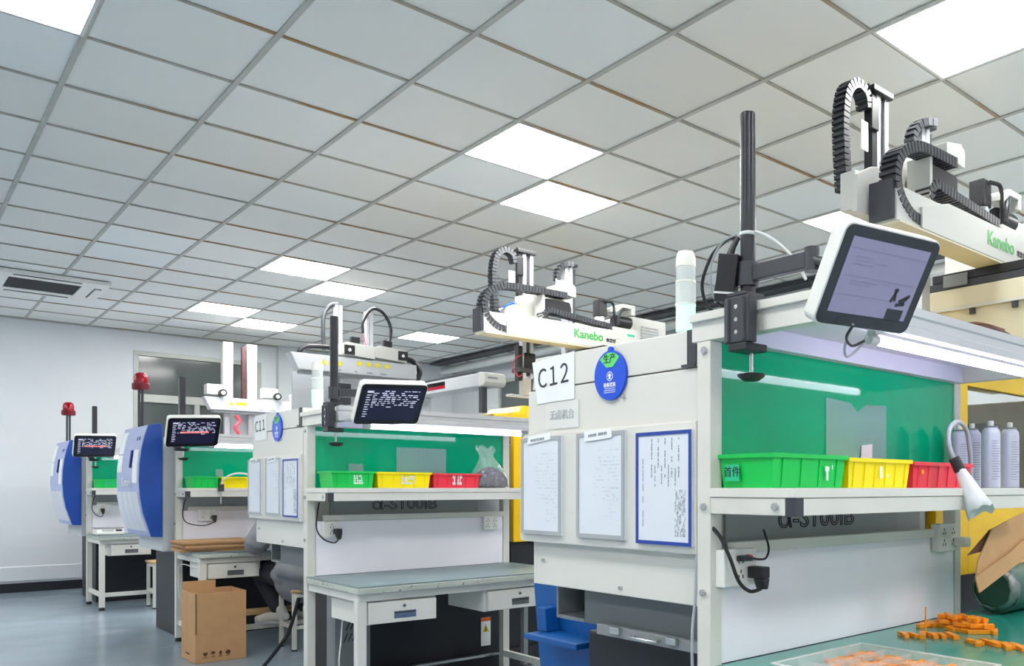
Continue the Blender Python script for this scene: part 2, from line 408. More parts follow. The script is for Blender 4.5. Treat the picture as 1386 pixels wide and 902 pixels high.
# air conditioner ----------------------------------------------------
ax, ay, hs = 1.15, 9.98, .47
ac = thing('ceiling_air_conditioner', 'white square ceiling cassette air conditioner with dark grille', 'air conditioner', (ax, ay, H - .045))
m_ = MB(); zt, zb = H - .004, H - .04
hi = .27
for a, b, c_, d_ in ((-hs, -hs, hs, -hi), (-hs, hi, hs, hs), (-hs, -hi, -hi, hi), (hi, -hi, hs, hi)): m_.box(ax + a, ay + b, zb, ax + c_, ay + d_, zt)
part('panel_frame', m_, 'white', ac, bevel=.006)
m_ = MB()
for a, b, c_, d_ in ((GX, GY + 4.8, GX + 1.2, ay - hs + .02), (GX, ay + hs - .02, GX + 1.2, GY + 6), (GX, ay - hs + .02, ax - hs + .02, ay + hs - .02), (ax + hs - .02, ay - hs + .02, GX + 1.2, ay + hs - .02)):
    if c_ - a > .01 and d_ - b > .01: m_.box(a, b, H + .004, c_, d_, H + .016)
part('filler_tile', m_, 'tile', ce)
part('intake_recess', box(ax - hi, ay - hi, zt - .006, ax + hi, ay + hi, zt), 'dark', ac)
m_ = MB()
for k in range(22):
    y = ay - hi + .012 + k * (2 * hi - .024) / 21
    m_.box(ax - hi, y - .004, zb + .006, ax + hi, y + .004, zt - .008)
part('intake_grille', m_, 'dark', ac)
for dx, dy in ((0, -1), (0, 1), (-1, 0), (1, 0)):
    m_ = MB()
    if dx == 0: m_.box(ax - .25, ay + dy * .40 - .028, zb - .003, ax + .25, ay + dy * .40 + .028, zb - .0005)
    else: m_.box(ax + dx * .40 - .028, ay - .25, zb - .003, ax + dx * .40 + .028, ay + .25, zb - .0005)
    v = part('outlet_slot', m_, 'black', ac)
    m_ = MB()
    if dx == 0: m_.box(ax - .245, ay + dy * .40 - .02, zb - .010, ax + .245, ay + dy * .40 + .026, zb - .006)
    else: m_.box(ax + dx * .40 - .02, ay - .245, zb - .010, ax + dx * .40 + .026, ay + .245, zb - .006)
    part('louvre_flap', m_, 'white', v)
# pipes along the right wall
solo('ceiling_pipe', MB().cyl((6.40, -4.9, 3.03), (6.40, 12.1, 3.03), .055, n=16), 'cablew', 'long pale pipe running under the ceiling along the far wall', 'pipe', smooth=True)
solo('cable_tray', box(6.18, -4.9, 3.105, 6.36, 12.1, 3.14), 'dark', 'dark cable tray close under the ceiling along the far wall', 'cable tray')

# ================================================================== WORK BENCHES
def bolt(mb, x, y, z, ax='x', r=.010):
    d = {'x': Vector((-1, 0, 0)), 'y': Vector((0, -1, 0))}[ax]; p = Vector((x, y, z))
    mb.cyl(p, p + d * .008, r, n=6)
def socket(parent, x, y, z, w_, h_, plug=True, twin=False, cable=None):
    s = part('power_socket', box(x - w_ / 2, y - .035, z - h_ / 2, x + w_ / 2, y - .001, z + h_ / 2), 'white', parent, bevel=.004)
    m_ = MB()
    for k in ((-1, 1) if twin else (0,)):
        xx = x + k * w_ * .24
        for a, b in ((-.008, -.006), (.008, -.006), (0, .008)):
            m_.box(xx + a - .0015, y - .0365, z - h_ * .18 + b - .005, xx + a + .0015, y - .0345, z - h_ * .18 + b + .005)
            m_.box(xx + a - .0015, y - .0365, z + h_ * .22 + b - .004, xx + a + .0015, y - .0345, z + h_ * .22 + b + .004)
    part('socket_hole', m_, 'black', s)
    return s
def drawer(parent, x0, x1, yf, z0, z1, ajar=0, rot=0):
    """an under-table drawer case with its front, recessed pull and lock"""
    d = part('drawer_case', box(x0 - .02, yf + .012, z0 - .005, x1 + .02, yf + .40, z1 + .03), 'bench', parent, bevel=.003)
    y = yf - ajar
    T = Matrix.Translation((x1, y, 0)) @ Matrix.Rotation(R_(rot), 4, 'Z') @ Matrix.Translation((-x1, -y, 0))
    f_ = part('drawer_front', MB().box(x0, y - .008, z0, x1, y + .008, z1, T), 'bench', d, bevel=.002)
    xm, zm = (x0 + x1) / 2 + .01, (z0 + z1) / 2 - .015
    part('pull', MB().box(xm - .055, y - .011, zm - .018, xm + .055, y - .0085, zm + .018, T), 'steel', d)
    part('pull_recess', MB().box(xm - .050, y - .0125, zm + .006, xm + .050, y - .0105, zm + .014, T), 'dark', d)
    p = T @ Vector((xm - .005, y - .008, z1 - .025))
    part('lock', MB().cyl(p, p + Vector((0, -.006, 0)), .008, n=10), 'steel', d)
    if ajar or rot:
        part('drawer_tray', MB().box(x0 + .012, y + .009, z0 + .01, x1 - .012, y + .35, z1 - .02, T), 'grey', d)
def bench(k, x0, yp, wd, zt, zroof, top, label, drawers=(), zsh=1.2, green_top=1.52, depth=.66, roof_y=.44, tub=(.16, 1.10), xtop=None, green_right=None):
    """left post front face at (x0, yp); the worker sits at -Y"""
    x1 = x0 + wd; yf = yp - depth
    t = thing('workbench', label, 'workbench', (x0 + wd / 2, yp - depth / 2, 0))
    # posts, legs
    for xx in (x0, x1 - .045):
        p = part('post', box(xx, yp, .03, xx + .045, yp + .05, zroof - .075), 'benchworn', t, bevel=.003)
        m_ = MB(); m_.cyl((xx + .022, yp + .025, 0), (xx + .022, yp + .025, .03), .026, .02); part('foot', m_, 'rubber', p)
    for xx in (x0 + .005, x1 - .05):
        p = part('leg', box(xx, yf + .02, .03, xx + .045, yf + .065, zt - .035), 'bench', t, bevel=.003)
        m_ = MB(); m_.cyl((xx + .022, yf + .042, 0), (xx + .022, yf + .042, .03), .026, .02); part('foot', m_, 'rubber', p)
    part('lower_rail', box(x0 + .05, yf + .03, .13, x1 - .05, yf + .06, .17), 'bench', t, bevel=.002)
    part('lower_rail', box(x0 + .012, yf + .066, .13, x0 + .038, yp - .001, .17), 'bench', t, bevel=.002)
    part('lower_rail', box(x1 - .045, yf + .066, .13, x1 - .02, yp - .001, .17), 'bench', t, bevel=.002)
    # table top
    tp = part('table_top', box(x0 - .005, yf - .015, zt - .006, x1 + .005 + (xtop or 0), yp - .002, zt), top, t)
    part('top_edge', box(x0 - .008, yf - .02, zt - .035, x1 + .008 + (xtop or 0), yp - .004, zt - .0065), 'tableedge', t, bevel=.004)
    m_ = MB(); m_.box(x0 + .01, yf + .015, zt - .075, x1 - .01, yf + .035, zt - .0355); m_.box(x0 + .008, yf + .036, zt - .075, x0 + .028, yp - .002, zt - .0355); m_.box(x1 - .028, yf + .036, zt - .075, x1 - .008, yp - .002, zt - .0355)
    part('apron', m_, 'bench', t, bevel=.002)
    # back board with a rail on top
    part('back_board', box(x0 + .047, yp + .004, zt + .001, x1 - .047, yp + .018, 1.02), 'backpanel', t, bevel=.002)
    part('back_rail', box(x0 + .085, yp - .012, 1.021, x1 - .047, yp + .018, 1.052), 'bench', t, bevel=.002)
    # shelf
    ys = yp - .285
    part('shelf', box(x0 - .003, ys - .004, zsh - .024, x1 + .02, yp - .001, zsh), 'bench', t, bevel=.002)
    r = part('shelf_front_rail', box(x0 + .03, ys, zsh - .068, x1 + .01, ys + .03, zsh - .025), 'bench', t, bevel=.002)
    part('shelf_side_rail', box(x0, ys + .031, zsh - .068, x0 + .03, yp - .001, zsh - .025), 'benchworn', t, bevel=.002)
    part('shelf_side_rail', box(x1 - .03, ys + .031, zsh - .068, x1, yp - .001, zsh - .025), 'bench', t, bevel=.002)
    part('bracket_cap', box(x0 - .001, ys - .003, zsh - .07, x0 + .03, ys + .028, zsh - .0245), 'dark', t)
    for by, bz in ((yp + .022, zsh - .05), (ys + .06, zsh - .046), (yp + .02, zroof - .10), (yp + .025, .92)):
        m_ = MB(); bolt(m_, x0, by, bz); part('bolt', m_, 'steel', t)
    # green board
    part('green_board', box(x0 + .04, yp + .006, zsh + .001, (green_right or x1) - .04, yp + .016, green_top), 'green', t)
    # roof: side rails, sheet, aluminium fascia
    yr = yp - roof_y
    part('roof_side_rail', MB().prism([(x0 - .012, zroof), (x0 - .012, zroof - .022), (x0, zroof - .022), (x0, zroof - .074), (x0 + .04, zroof - .074), (x0 + .04, zroof)], 'y', yr + .031, yp + .07), 'bench', t, bevel=.002)
    part('roof_side_rail', box(x1 - .04, yr + .031, zroof - .074, x1, yp + .07, zroof), 'bench', t, bevel=.002)
    part('roof_sheet', box(x0 + .041, yr + .031, zroof - .02, x1 - .041, yp + .07, zroof - .002), 'roofu', t)
    part('roof_lining', box(x0 + .041, yp - .03, zroof - .075, x1 - .041, yp + .02, zroof - .0205), 'roofu', t)
    part('roof_lining_rib', box(x0 + .041, yr + .16, zroof - .034, x1 - .041, yr + .18, zroof - .0205), 'roofu', t)
    m_ = MB(); f = yr
    m_.prism([(f, zroof + .004), (f + .03, zroof + .004), (f + .03, zroof - .07), (f, zroof - .07), (f, zroof - .048), (f + .006, zroof - .044), (f + .006, zroof - .022), (f, zroof - .018)], 'x', x0 - .006, x1 + .03)
    part('fascia', m_, 'alu', t)
    # lamp tube under the roof
    xa, xb = x0 + tub[0], x0 + tub[1]; yt = yr + .055; z = zroof - .088
    lt = thing('led_tube_lamp', 'lit white tube lamp under the roof of the ' + label.split(' of ')[0] if False else TUBELAB[k], 'lamp', (x0 + .6, yt, z))
    part('tube', MB().cyl((xa, yt, z), (xb, yt, z), .0125, n=14), 'tubelit', lt, smooth=True)
    part('batten', box(xa - .005, yt - .012, z + .0125, xb + .005, yt + .012, zroof - .0205), 'white', lt)
    for a in (xa, xb): part('end_cap', MB().cyl((a - .018, yt, z), (a + .018, yt, z), .014, n=14), 'cablew', lt, smooth=True)
    for d in drawers:
        drawer(t, x0 + d[0], x0 + d[1], yf + .03, zt - .19, zt - .085, *d[2:])
    return t
TUBELAB = ['long bright tube lamp over the nearest bench, behind the tilted grey screen', 'bright tube lamp above the red, yellow and green bins of the middle bench',
           'tube lamp under the bench roof with the gooseneck clip', 'tube lamp under the roof of the farthest bench']
B = [(1.59, 1.55, 1.36, .725, 1.668), (1.66, 4.63, 1.25, .725, 1.607), (1.69, 7.46, 1.25, .725, 1.61), (1.575, 10.49, 1.25, .725, 1.60)]
b1 = bench(0, *B[0], 'greenmat', 'nearest workbench with glossy green table mat and orange parts on it', green_top=1.592, roof_y=.40, tub=(.24, 1.22), xtop=.6)
b2 = bench(1, *B[1], 'tabletop', 'middle workbench with worn grey table top and two drawers', ((.06, .40, .03, -6), (.72, 1.10)), green_top=1.53)
b3 = bench(2, *B[2], 'tabletop', 'workbench with flattened cartons on it, behind the open cardboard box', ((.06, .40, .02, -3),), green_top=1.53, roof_y=.40)
b4 = bench(3, *B[3], 'tabletop', 'farthest small workbench with a weighing scale on it', ((.10, .42),), green_top=1.53, roof_y=.38)
# sockets on the back boards
s1 = socket(b1, 1.675, B[0][1] + .003, .985, .13, .10); s2 = socket(b1, 2.80, B[0][1] + .003, 1.02, .135, .10, twin=True)
part('adaptor', box(2.835, B[0][1] - .075, .985, 2.885, B[0][1] - .0325, 1.02), 'white', b1, bevel=.004)
s3 = socket(b2, 1.78, B[1][1] + .003, .975, .088, .088); s4 = socket(b2, 2.76, B[1][1] + .003, .982, .10, .085, twin=True)
s5 = socket(b3, 1.90, B[2][1] + .003, .985, .12, .09, twin=True); s6 = socket(b4, 1.71, B[3][1] + .003, .985, .12, .09)
def plug(x, y, z, s, parent=None):
    m_ = MB(); m_.box(x - .016 * s, y - .055 * s, z - .016 * s, x + .016 * s, y - .001, z + .016 * s)
    m_.prism([(x - .016 * s, z - .016 * s), (x + .016 * s, z - .016 * s), (x + .009 * s, z - .045 * s), (x - .002 * s, z - .045 * s)], 'y', y - .055 * s, y - .02 * s)
    return m_
def cord(name, pts, r, m, label, n=8):
    return solo(name, MB().tube(cat(pts, 8), r, n), m, label, 'cable', smooth=True)
yb = B[0][1] - .033
c = thing('mains_lead', 'thick black power cord plugged into the near bench socket', 'cable', (1.70, yb, .93))
part('plug', plug(1.715, yb, .972, 1.0), 'black', c, bevel=.004)
part('cable', MB().tube(cat([(1.6, 1.60, 1.12), (1.603, 1.535, 1.08), (1.61, 1.50, 1.02), (1.635, 1.49, .955), (1.675, 1.49, .925), (1.708, 1.485, .925), (1.718, 1.47, .938)]), .0052), 'black', c, smooth=True)
c = thing('small_lead', 'thin black cord with a red tip in the upper socket of the near bench', 'cable', (1.70, yb, 1.0))
part('plug', box(1.655, yb - .022, 1.004, 1.70, yb - .001, 1.019), 'black', c, bevel=.003)
part('plug_tip', box(1.685, yb - .0235, 1.0165, 1.694, yb - .010, 1.0205), 'redhose', c)
part('cable', MB().tube(cat([(1.70, yb - .012, 1.011), (1.735, yb - .015, 1.005), (1.765, yb - .012, 1.008), (1.78, yb - .008, 1.035), (1.775, yb + .006, 1.085)]), .0032), 'black', c, smooth=True)
for (bb, px_, pz_, nm) in ((1, 1.80, .965, 'black cord plugged into the left socket of the middle bench'), (2, 1.94, .97, 'black cord plugged into the socket above the cardboard stack'), (3, 1.70, .975, 'black cord plugged in above the weighing scale')):
    x0, yp = B[bb][0], B[bb][1]; y = yp - .033
    c = thing('mains_lead', nm, 'cable', (px_, y, pz_))
    part('plug', plug(px_, y, pz_, .95), 'black', c, bevel=.003)
    part('cable', MB().tube(cat([(x0 + .075, yp + .03, 1.12), (x0 + .05, yp - .015, 1.07), (x0 + .04, yp - .03, .98), (x0 + .07, yp - .05, .925), ((x0 + px_) / 2 + .05, y - .03, .905), (px_ + .004, y - .03, pz_ - .042)]), .0042), 'black', c, smooth=True)

# ------------------------------------------------------------------ bins
def bin_(x0, y0, x1, y1, z0, h, m, label, ribs=5, tagm=None, tagtext=None):
    t = thing('storage_bin', label, 'bin', ((x0 + x1) / 2, (y0 + y1) / 2, z0), 'open plastic bins on the bench shelves')
    tp = .008; th = .003
    m_ = MB()
    A = [(x0 + tp, y0 + tp), (x1 - tp, y0 + tp), (x1 - tp, y1 - tp), (x0 + tp, y1 - tp)]; Bq = [(x0, y0), (x1, y0), (x1, y1), (x0, y1)]
    Ai = [(x0 + tp + th, y0 + tp + th), (x1 - tp - th, y0 + tp + th), (x1 - tp - th, y1 - tp - th), (x0 + tp + th, y1 - tp - th)]
    Bi = [(x0 + th, y0 + th), (x1 - th, y0 + th), (x1 - th, y1 - th), (x0 + th, y1 - th)]
    vs = [(*p, z0) for p in A] + [(*p, z0 + h) for p in Bq] + [(*p, z0 + h) for p in Bi] + [(*p, z0 + .004) for p in Ai]
    fs = [(3, 2, 1, 0)] + [(i, (i + 1) % 4, 4 + (i + 1) % 4, 4 + i) for i in range(4)] + [(4 + i, 4 + (i + 1) % 4, 8 + (i + 1) % 4, 8 + i) for i in range(4)] + [(8 + i, 8 + (i + 1) % 4, 12 + (i + 1) % 4, 12 + i) for i in range(4)] + [(12, 13, 14, 15)]
    m_.add(vs, fs); part('tub', m_, m, t)
    m_ = MB(); r = .006
    m_.box(x0 - r, y0 - r, z0 + h - .010, x1 + r, y0 - .0003, z0 + h + .001); m_.box(x0 - r, y1 + .0003, z0 + h - .010, x1 + r, y1 + r, z0 + h + .001)
    m_.box(x0 - r, y0, z0 + h - .010, x0 - .0003, y1, z0 + h + .001); m_.box(x1 + .0003, y0, z0 + h - .010, x1 + r, y1, z0 + h + .001)
    part('rim', m_, m, t)
    for k in range(ribs):
        x = x0 + (x1 - x0) * (k + .5) / ribs; m_ = MB()
        m_.add([(x - .002, y0 + tp - .003, z0 + .004), (x + .002, y0 + tp - .003, z0 + .004), (x + .002, y0 - .003, z0 + h - .011), (x - .002, y0 - .003, z0 + h - .011), (x - .002, y0 + tp + .001, z0 + .004), (x + .002, y0 + tp + .001, z0 + .004), (x + .002, y0 + .001, z0 + h - .011), (x - .002, y0 + .001, z0 + h - .011)],
               [(0, 1, 2, 3), (5, 4, 7, 6), (1, 5, 6, 2), (4, 0, 3, 7), (3, 2, 6, 7), (4, 5, 1, 0)])
        part('rib', m_, m, t)
    return t
zs = 1.2005
g1 = bin_(1.625, 1.362, 1.935, 1.55, zs, .088, 'bingreen', 'large green plastic bin on the nearest bench shelf', 4)
o = part('side_label', box(1.6205, 1.475, zs + .018, 1.6222, 1.525, zs + .062), 'tag_teal', g1)
text('label_characters', '首件', .030, 'ink', g1, (1.620, 1.500, zs + .04), *FX)
m_ = MB(); m_.box(1.842, 1.3575, zs + .02, 1.850, 1.3588, zs + .055); m_.box(1.836, 1.3565, zs + .045, 1.853, 1.3578, zs + .058); m_.box(1.868, 1.3575, zs + .05, 1.871, 1.3588, zs + .062); part('label_scrap', m_, 'binwhite', g1)
y1_ = bin_(1.952, 1.362, 2.275, 1.55, zs, .084, 'binyellow', 'yellow plastic bin between the green and red bins on the nearest shelf', 6)
m_ = MB(); m_.box(2.10, 1.356, zs + .028, 2.113, 1.3575, zs + .062); m_.box(2.14, 1.3575, zs + .03, 2.147, 1.3588, zs + .04); part('label_scrap', m_, 'binwhite', y1_)
r1 = bin_(2.295, 1.362, 2.665, 1.55, zs, .080, 'binred', 'red plastic bin beside the spray cans', 6)
part('round_sticker', MB().cyl((2.34, 1.3580, zs + .05), (2.34, 1.3565, zs + .05), .008, n=12), 'orange', r1)
g2 = bin_(1.71, 4.42, 1.935, 4.60, zs, .088, 'bingreen', 'green plastic bin on the shelf of the middle bench', 4)
m_ = MB(); scribble(m_, (1.85, 4.4215, zs + .045), (1, 0, 0), (0, 0, 1), .05, .05, 4, 3, .8, .8); part('label_scrap', m_, 'binwhite', g2)
y2_ = bin_(1.953, 4.42, 2.262, 4.60, zs, .086, 'binyellow', 'yellow plastic bin in the middle of the middle bench shelf', 5)
m_ = MB(); scribble(m_, (2.13, 4.4215, zs + .045), (1, 0, 0), (0, 0, 1), .08, .05, 4, 4, .8, .8); part('label_scrap', m_, 'binwhite', y2_)
r2 = bin_(2.28, 4.42, 2.575, 4.60, zs, .083, 'binred', 'red plastic bin next to the bag of dark parts', 5)
m_ = MB(); scribble(m_, (2.43, 4.4215, zs + .045), (1, 0, 0), (0, 0, 1), .06, .055, 3, 5, .8, .9); part('label_scrap', m_, 'binwhite', r2)
g3 = bin_(1.74, 7.22, 1.925, 7.42, zs, .088, 'bingreen', 'green plastic bin on the bench with the gooseneck clip', 4)
y3_ = bin_(1.945, 7.22, 2.22, 7.42, zs, .086, 'binyellow', 'yellow plastic bin behind the white gooseneck', 4)
g4 = bin_(1.62, 10.25, 1.95, 10.45, zs, .088, 'bingreen', 'green plastic bin on the farthest bench', 4)
m_ = MB(); scribble(m_, (1.73, 10.2515, zs + .045), (1, 0, 0), (0, 0, 1), .09, .05, 2, 6, .9, .8); part('label_scrap', m_, 'tag_teal', g4)

# ------------------------------------------------------------------ monitors and their clamp stands
def monitor(name, label, ctr, right, down, wd, ht, pale, seed, bez=.022):
    r = Vector(right).normalized(); d = Vector(down); n_ = r.cross(-d).normalized()
    # symmetric orthogonalisation
    d = d.normalized(); e1 = (r + (r - d * r.dot(d)).normalized()).normalized(); e1 = (e1 - n_ * e1.dot(n_)).normalized(); u = n_.cross(e1)
    t = thing(name, label, 'monitor', ctr, 'touch monitors on clamp poles')
    t.rotation_euler = Matrix((e1, u, n_)).transposed().to_euler()
    def rr(w_, h_, rad, n=6):
        p = []
        for cx_, cy_, a0 in ((w_ / 2 - rad, h_ / 2 - rad, 0), (-w_ / 2 + rad, h_ / 2 - rad, 90), (-w_ / 2 + rad, -h_ / 2 + rad, 180), (w_ / 2 - rad, -h_ / 2 + rad, 270)):
            for k in range(n + 1):
                a = R_(a0 + 90 * k / n); p.append((cx_ + rad * math.cos(a), cy_ + rad * math.sin(a)))
        return p
    part('casing', MB().prism(rr(wd, ht, .022), 'z', -.038, -.0005), 'white', t, local=True, bevel=.003)
    part('bezel', MB().prism(rr(wd - .008, ht - .008, .019), 'z', 0, .002), 'bezel' if pale else 'bezelb', t, local=True)
    sw, sh = wd - 2 * bez - .01, ht - 2 * bez - .012
    s = part('screen', box(-sw / 2, -sh / 2 + .003, .0022, sw / 2, sh / 2 + .003, .003), 'screen2' if pale else 'screen', t, local=True)
    rd = random.Random(seed)
    def bars(nm, mm, rects):
        m_ = MB()
        for (a, b, c_, e) in rects: m_.box(a * sw, b * sh + .003, .0032, c_ * sw, e * sh + .003, .0037)
        part(nm, m_, mm, s, local=True)
    if pale:
        bars('screen_line', 'uigrey', [(-.48, .36, .48, .364), (-.46, .0, .46, .004), (-.46, -.25, .3, -.246), (-.4, .26, -.2, .267), (-.38, .21, -.2, .217), (-.4, .16, -.15, .167), (-.1, .2, .02, .207), (-.36, -.06, .0, -.052), (-.36, -.10, -.1, -.092), (.05, -.05, .12, -.044)])
        m_ = MB()
        for a, b, an, l in ((.22, -.24, 70, .14), (.27, -.22, 105, .12), (.33, -.22, 30, .14), (.36, -.25, 45, .1), (.3, -.27, 10, .12)):
            T = Matrix.Translation((a * sw, b * sh, .0034)) @ Matrix.Rotation(R_(an), 4, 'Z'); m_.box(0, -.004, 0, l * sw, .004, .0004, T)
        m_.box(.22 * sw, -.48 * sh, .0032, .44 * sw, -.33 * sh, .0036)
        part('screen_picture', m_, 'bezel', s, local=True)
    else:
        rects = []
        for row in range(9):
            y = .40 - row * .062
            x = -.36
            while x < .46:
                l = rd.uniform(.03, .1)
                if rd.random() < (.75 if row < 8 else .3): rects.append((x, y, min(x + l, .48), y + rd.uniform(.014, .03)))
                x += l + rd.uniform(.015, .05)
        for row in range(10): rects.append((-.47, .28 - row * .075, -.39 - .02 * (row % 2), .30 - row * .075))
        rects.append((-.47, .36, -.36, .42))
        bars('screen_text', 'uilight', rects)
        if seed > 2: bars('screen_band', 'uired', [(-.3, -.04, .34, .03)])
    return t
m1 = monitor('touch_monitor', 'tilted grey screened monitor hanging in front of the nearest bench', (1.587, 1.028, 1.655), (.992, -.119, -.049), (.169, .481, -.86), .302, .2225, True, 1, .0235)
m2 = monitor('touch_monitor', 'dark screened monitor with lines of text over the middle bench', (1.869, 4.07, 1.6215), (.9998, .0137, .011), (.126, .634, -.763), .342, .2475, False, 2)
def pix(px, py, Y):
    a = (px - CX) / F_PX; b = (CY - py) / F_PX; c_, s_ = math.cos(YAW), math.sin(YAW)
    dx, dy = c_ * a + s_, -s_ * a + c_; t = Y / dy; return (dx * t, Y, CAM_Z + b * t)
m3 = monitor('touch_monitor', 'dark screened monitor with a red band beside the large blue machine nose', pix(262, 585.5, 6.93), (.9998, .0137, .011), (.12, .62, -.77), .345, .262, False, 3)
m4 = monitor('touch_monitor', 'farthest dark monitor with a red band, above the farthest bench', pix(128.5, 604.5, 9.97), (.9998, .0137, .011), (.05, .55, -.83), .345, .25, False, 4)
def clamp_stand(label, x, y, zr, ztop, mctr, square=False):
    t = thing('monitor_clamp_pole', label, 'monitor stand', (x, y, zr - .20), 'monitor clamp poles')
    m_ = MB()
    if square: m_.box(x - .02, y - .02, zr + .003, x + .02, y + .02, ztop)
    else: m_.cyl((x, y, zr + .003), (x, y, ztop), .0195, n=24)
    p = part('pole', m_, 'pole', t, smooth=not square); part('pole_cap', MB().cyl((x, y, ztop), (x, y, ztop + .004), .018, n=20), 'black', p)
    b = part('clamp_body', box(x - .045, y - .042, zr - .105, x - .013, y + .042, zr + .012), 'dark', t, bevel=.004)
    m_ = MB()
    for a in (-.026, .026): m_.cyl((x - .0455, y + a, zr - .10), (x - .0455, y + a, zr + .005), .006, n=8)
    part('clamp_rib', m_, 'dark', b)
    m_ = MB()
    for a in (-.015, -.047, -.078): m_.cyl((x - .046, y, zr + a), (x - .0435, y, zr + a), .006, n=8)
    part('screw_head', m_, 'steel', b)
    part('clamp_top', box(x - .045, y - .03, zr + .0125, x + .03, y + .03, zr + .022), 'dark', t, bevel=.002)
    part('clamp_jaw', box(x - .045, y - .035, zr - .125, x + .035, y + .028, zr - .1055), 'black', t, bevel=.003)
    part('clamp_screw', MB().cyl((x + .008, y - .004, zr - .178), (x + .008, y - .004, zr - .08), .005, n=10), 'steel', t, smooth=True)
    part('clamp_knob', MB().lathe((x + .008, y - .004, zr - .198), [(.004, 0), (.02, .002), (.034, .012), (.036, .018), (.012, .022), (.006, .024)], 20), 'black', t, smooth=True)
    # arm
    za = zr + .072; mc = Vector(mctr); e = mc + Vector((0, .06, .045))
    part('arm_collar', MB().cyl((x, y, za - .03), (x, y, za + .03), .027, n=20), 'dark', t, smooth=True)
    d = Vector((e.x - x, e.y - y, 0)); q = math.atan2(d.y, d.x); l = d.length * .62
    T = Matrix.Translation((x, y, za)) @ Matrix.Rotation(q, 4, 'Z')
    part('arm', MB().box(.024, -.012, -.02, l, .012, .02, T), 'dark', t, bevel=.003)
    j = T @ Vector((l, 0, 0))
    part('arm_joint', MB().cyl(j + Vector((0, 0, -.028)), j + Vector((0, 0, .028)), .018, n=16), 'dark', t, smooth=True)
    k = mc + Vector((0, .034, .02))
    part('arm_link', MB().tube([j, (j + k) / 2 + Vector((0, .01, .005)), k], [.014, .013, .02], 10), 'dark', t, smooth=True)
    return t
clamp_stand('thick dark pole clamped to the nearest bench roof, rising to the ceiling', 1.585, 1.412, 1.668, 2.145, m1.location)
clamp_stand('dark pole clamped to the middle bench roof', 1.66, 4.262, 1.607, 2.06, m2.location)
clamp_stand('black pole clamped to the bench roof beside the large blue machine', 1.70, 7.33, 1.61, 2.05, m3.location, True)
clamp_stand('black pole rising behind the farthest monitor', 1.615, 10.33, 1.60, 2.03, m4.location, True)

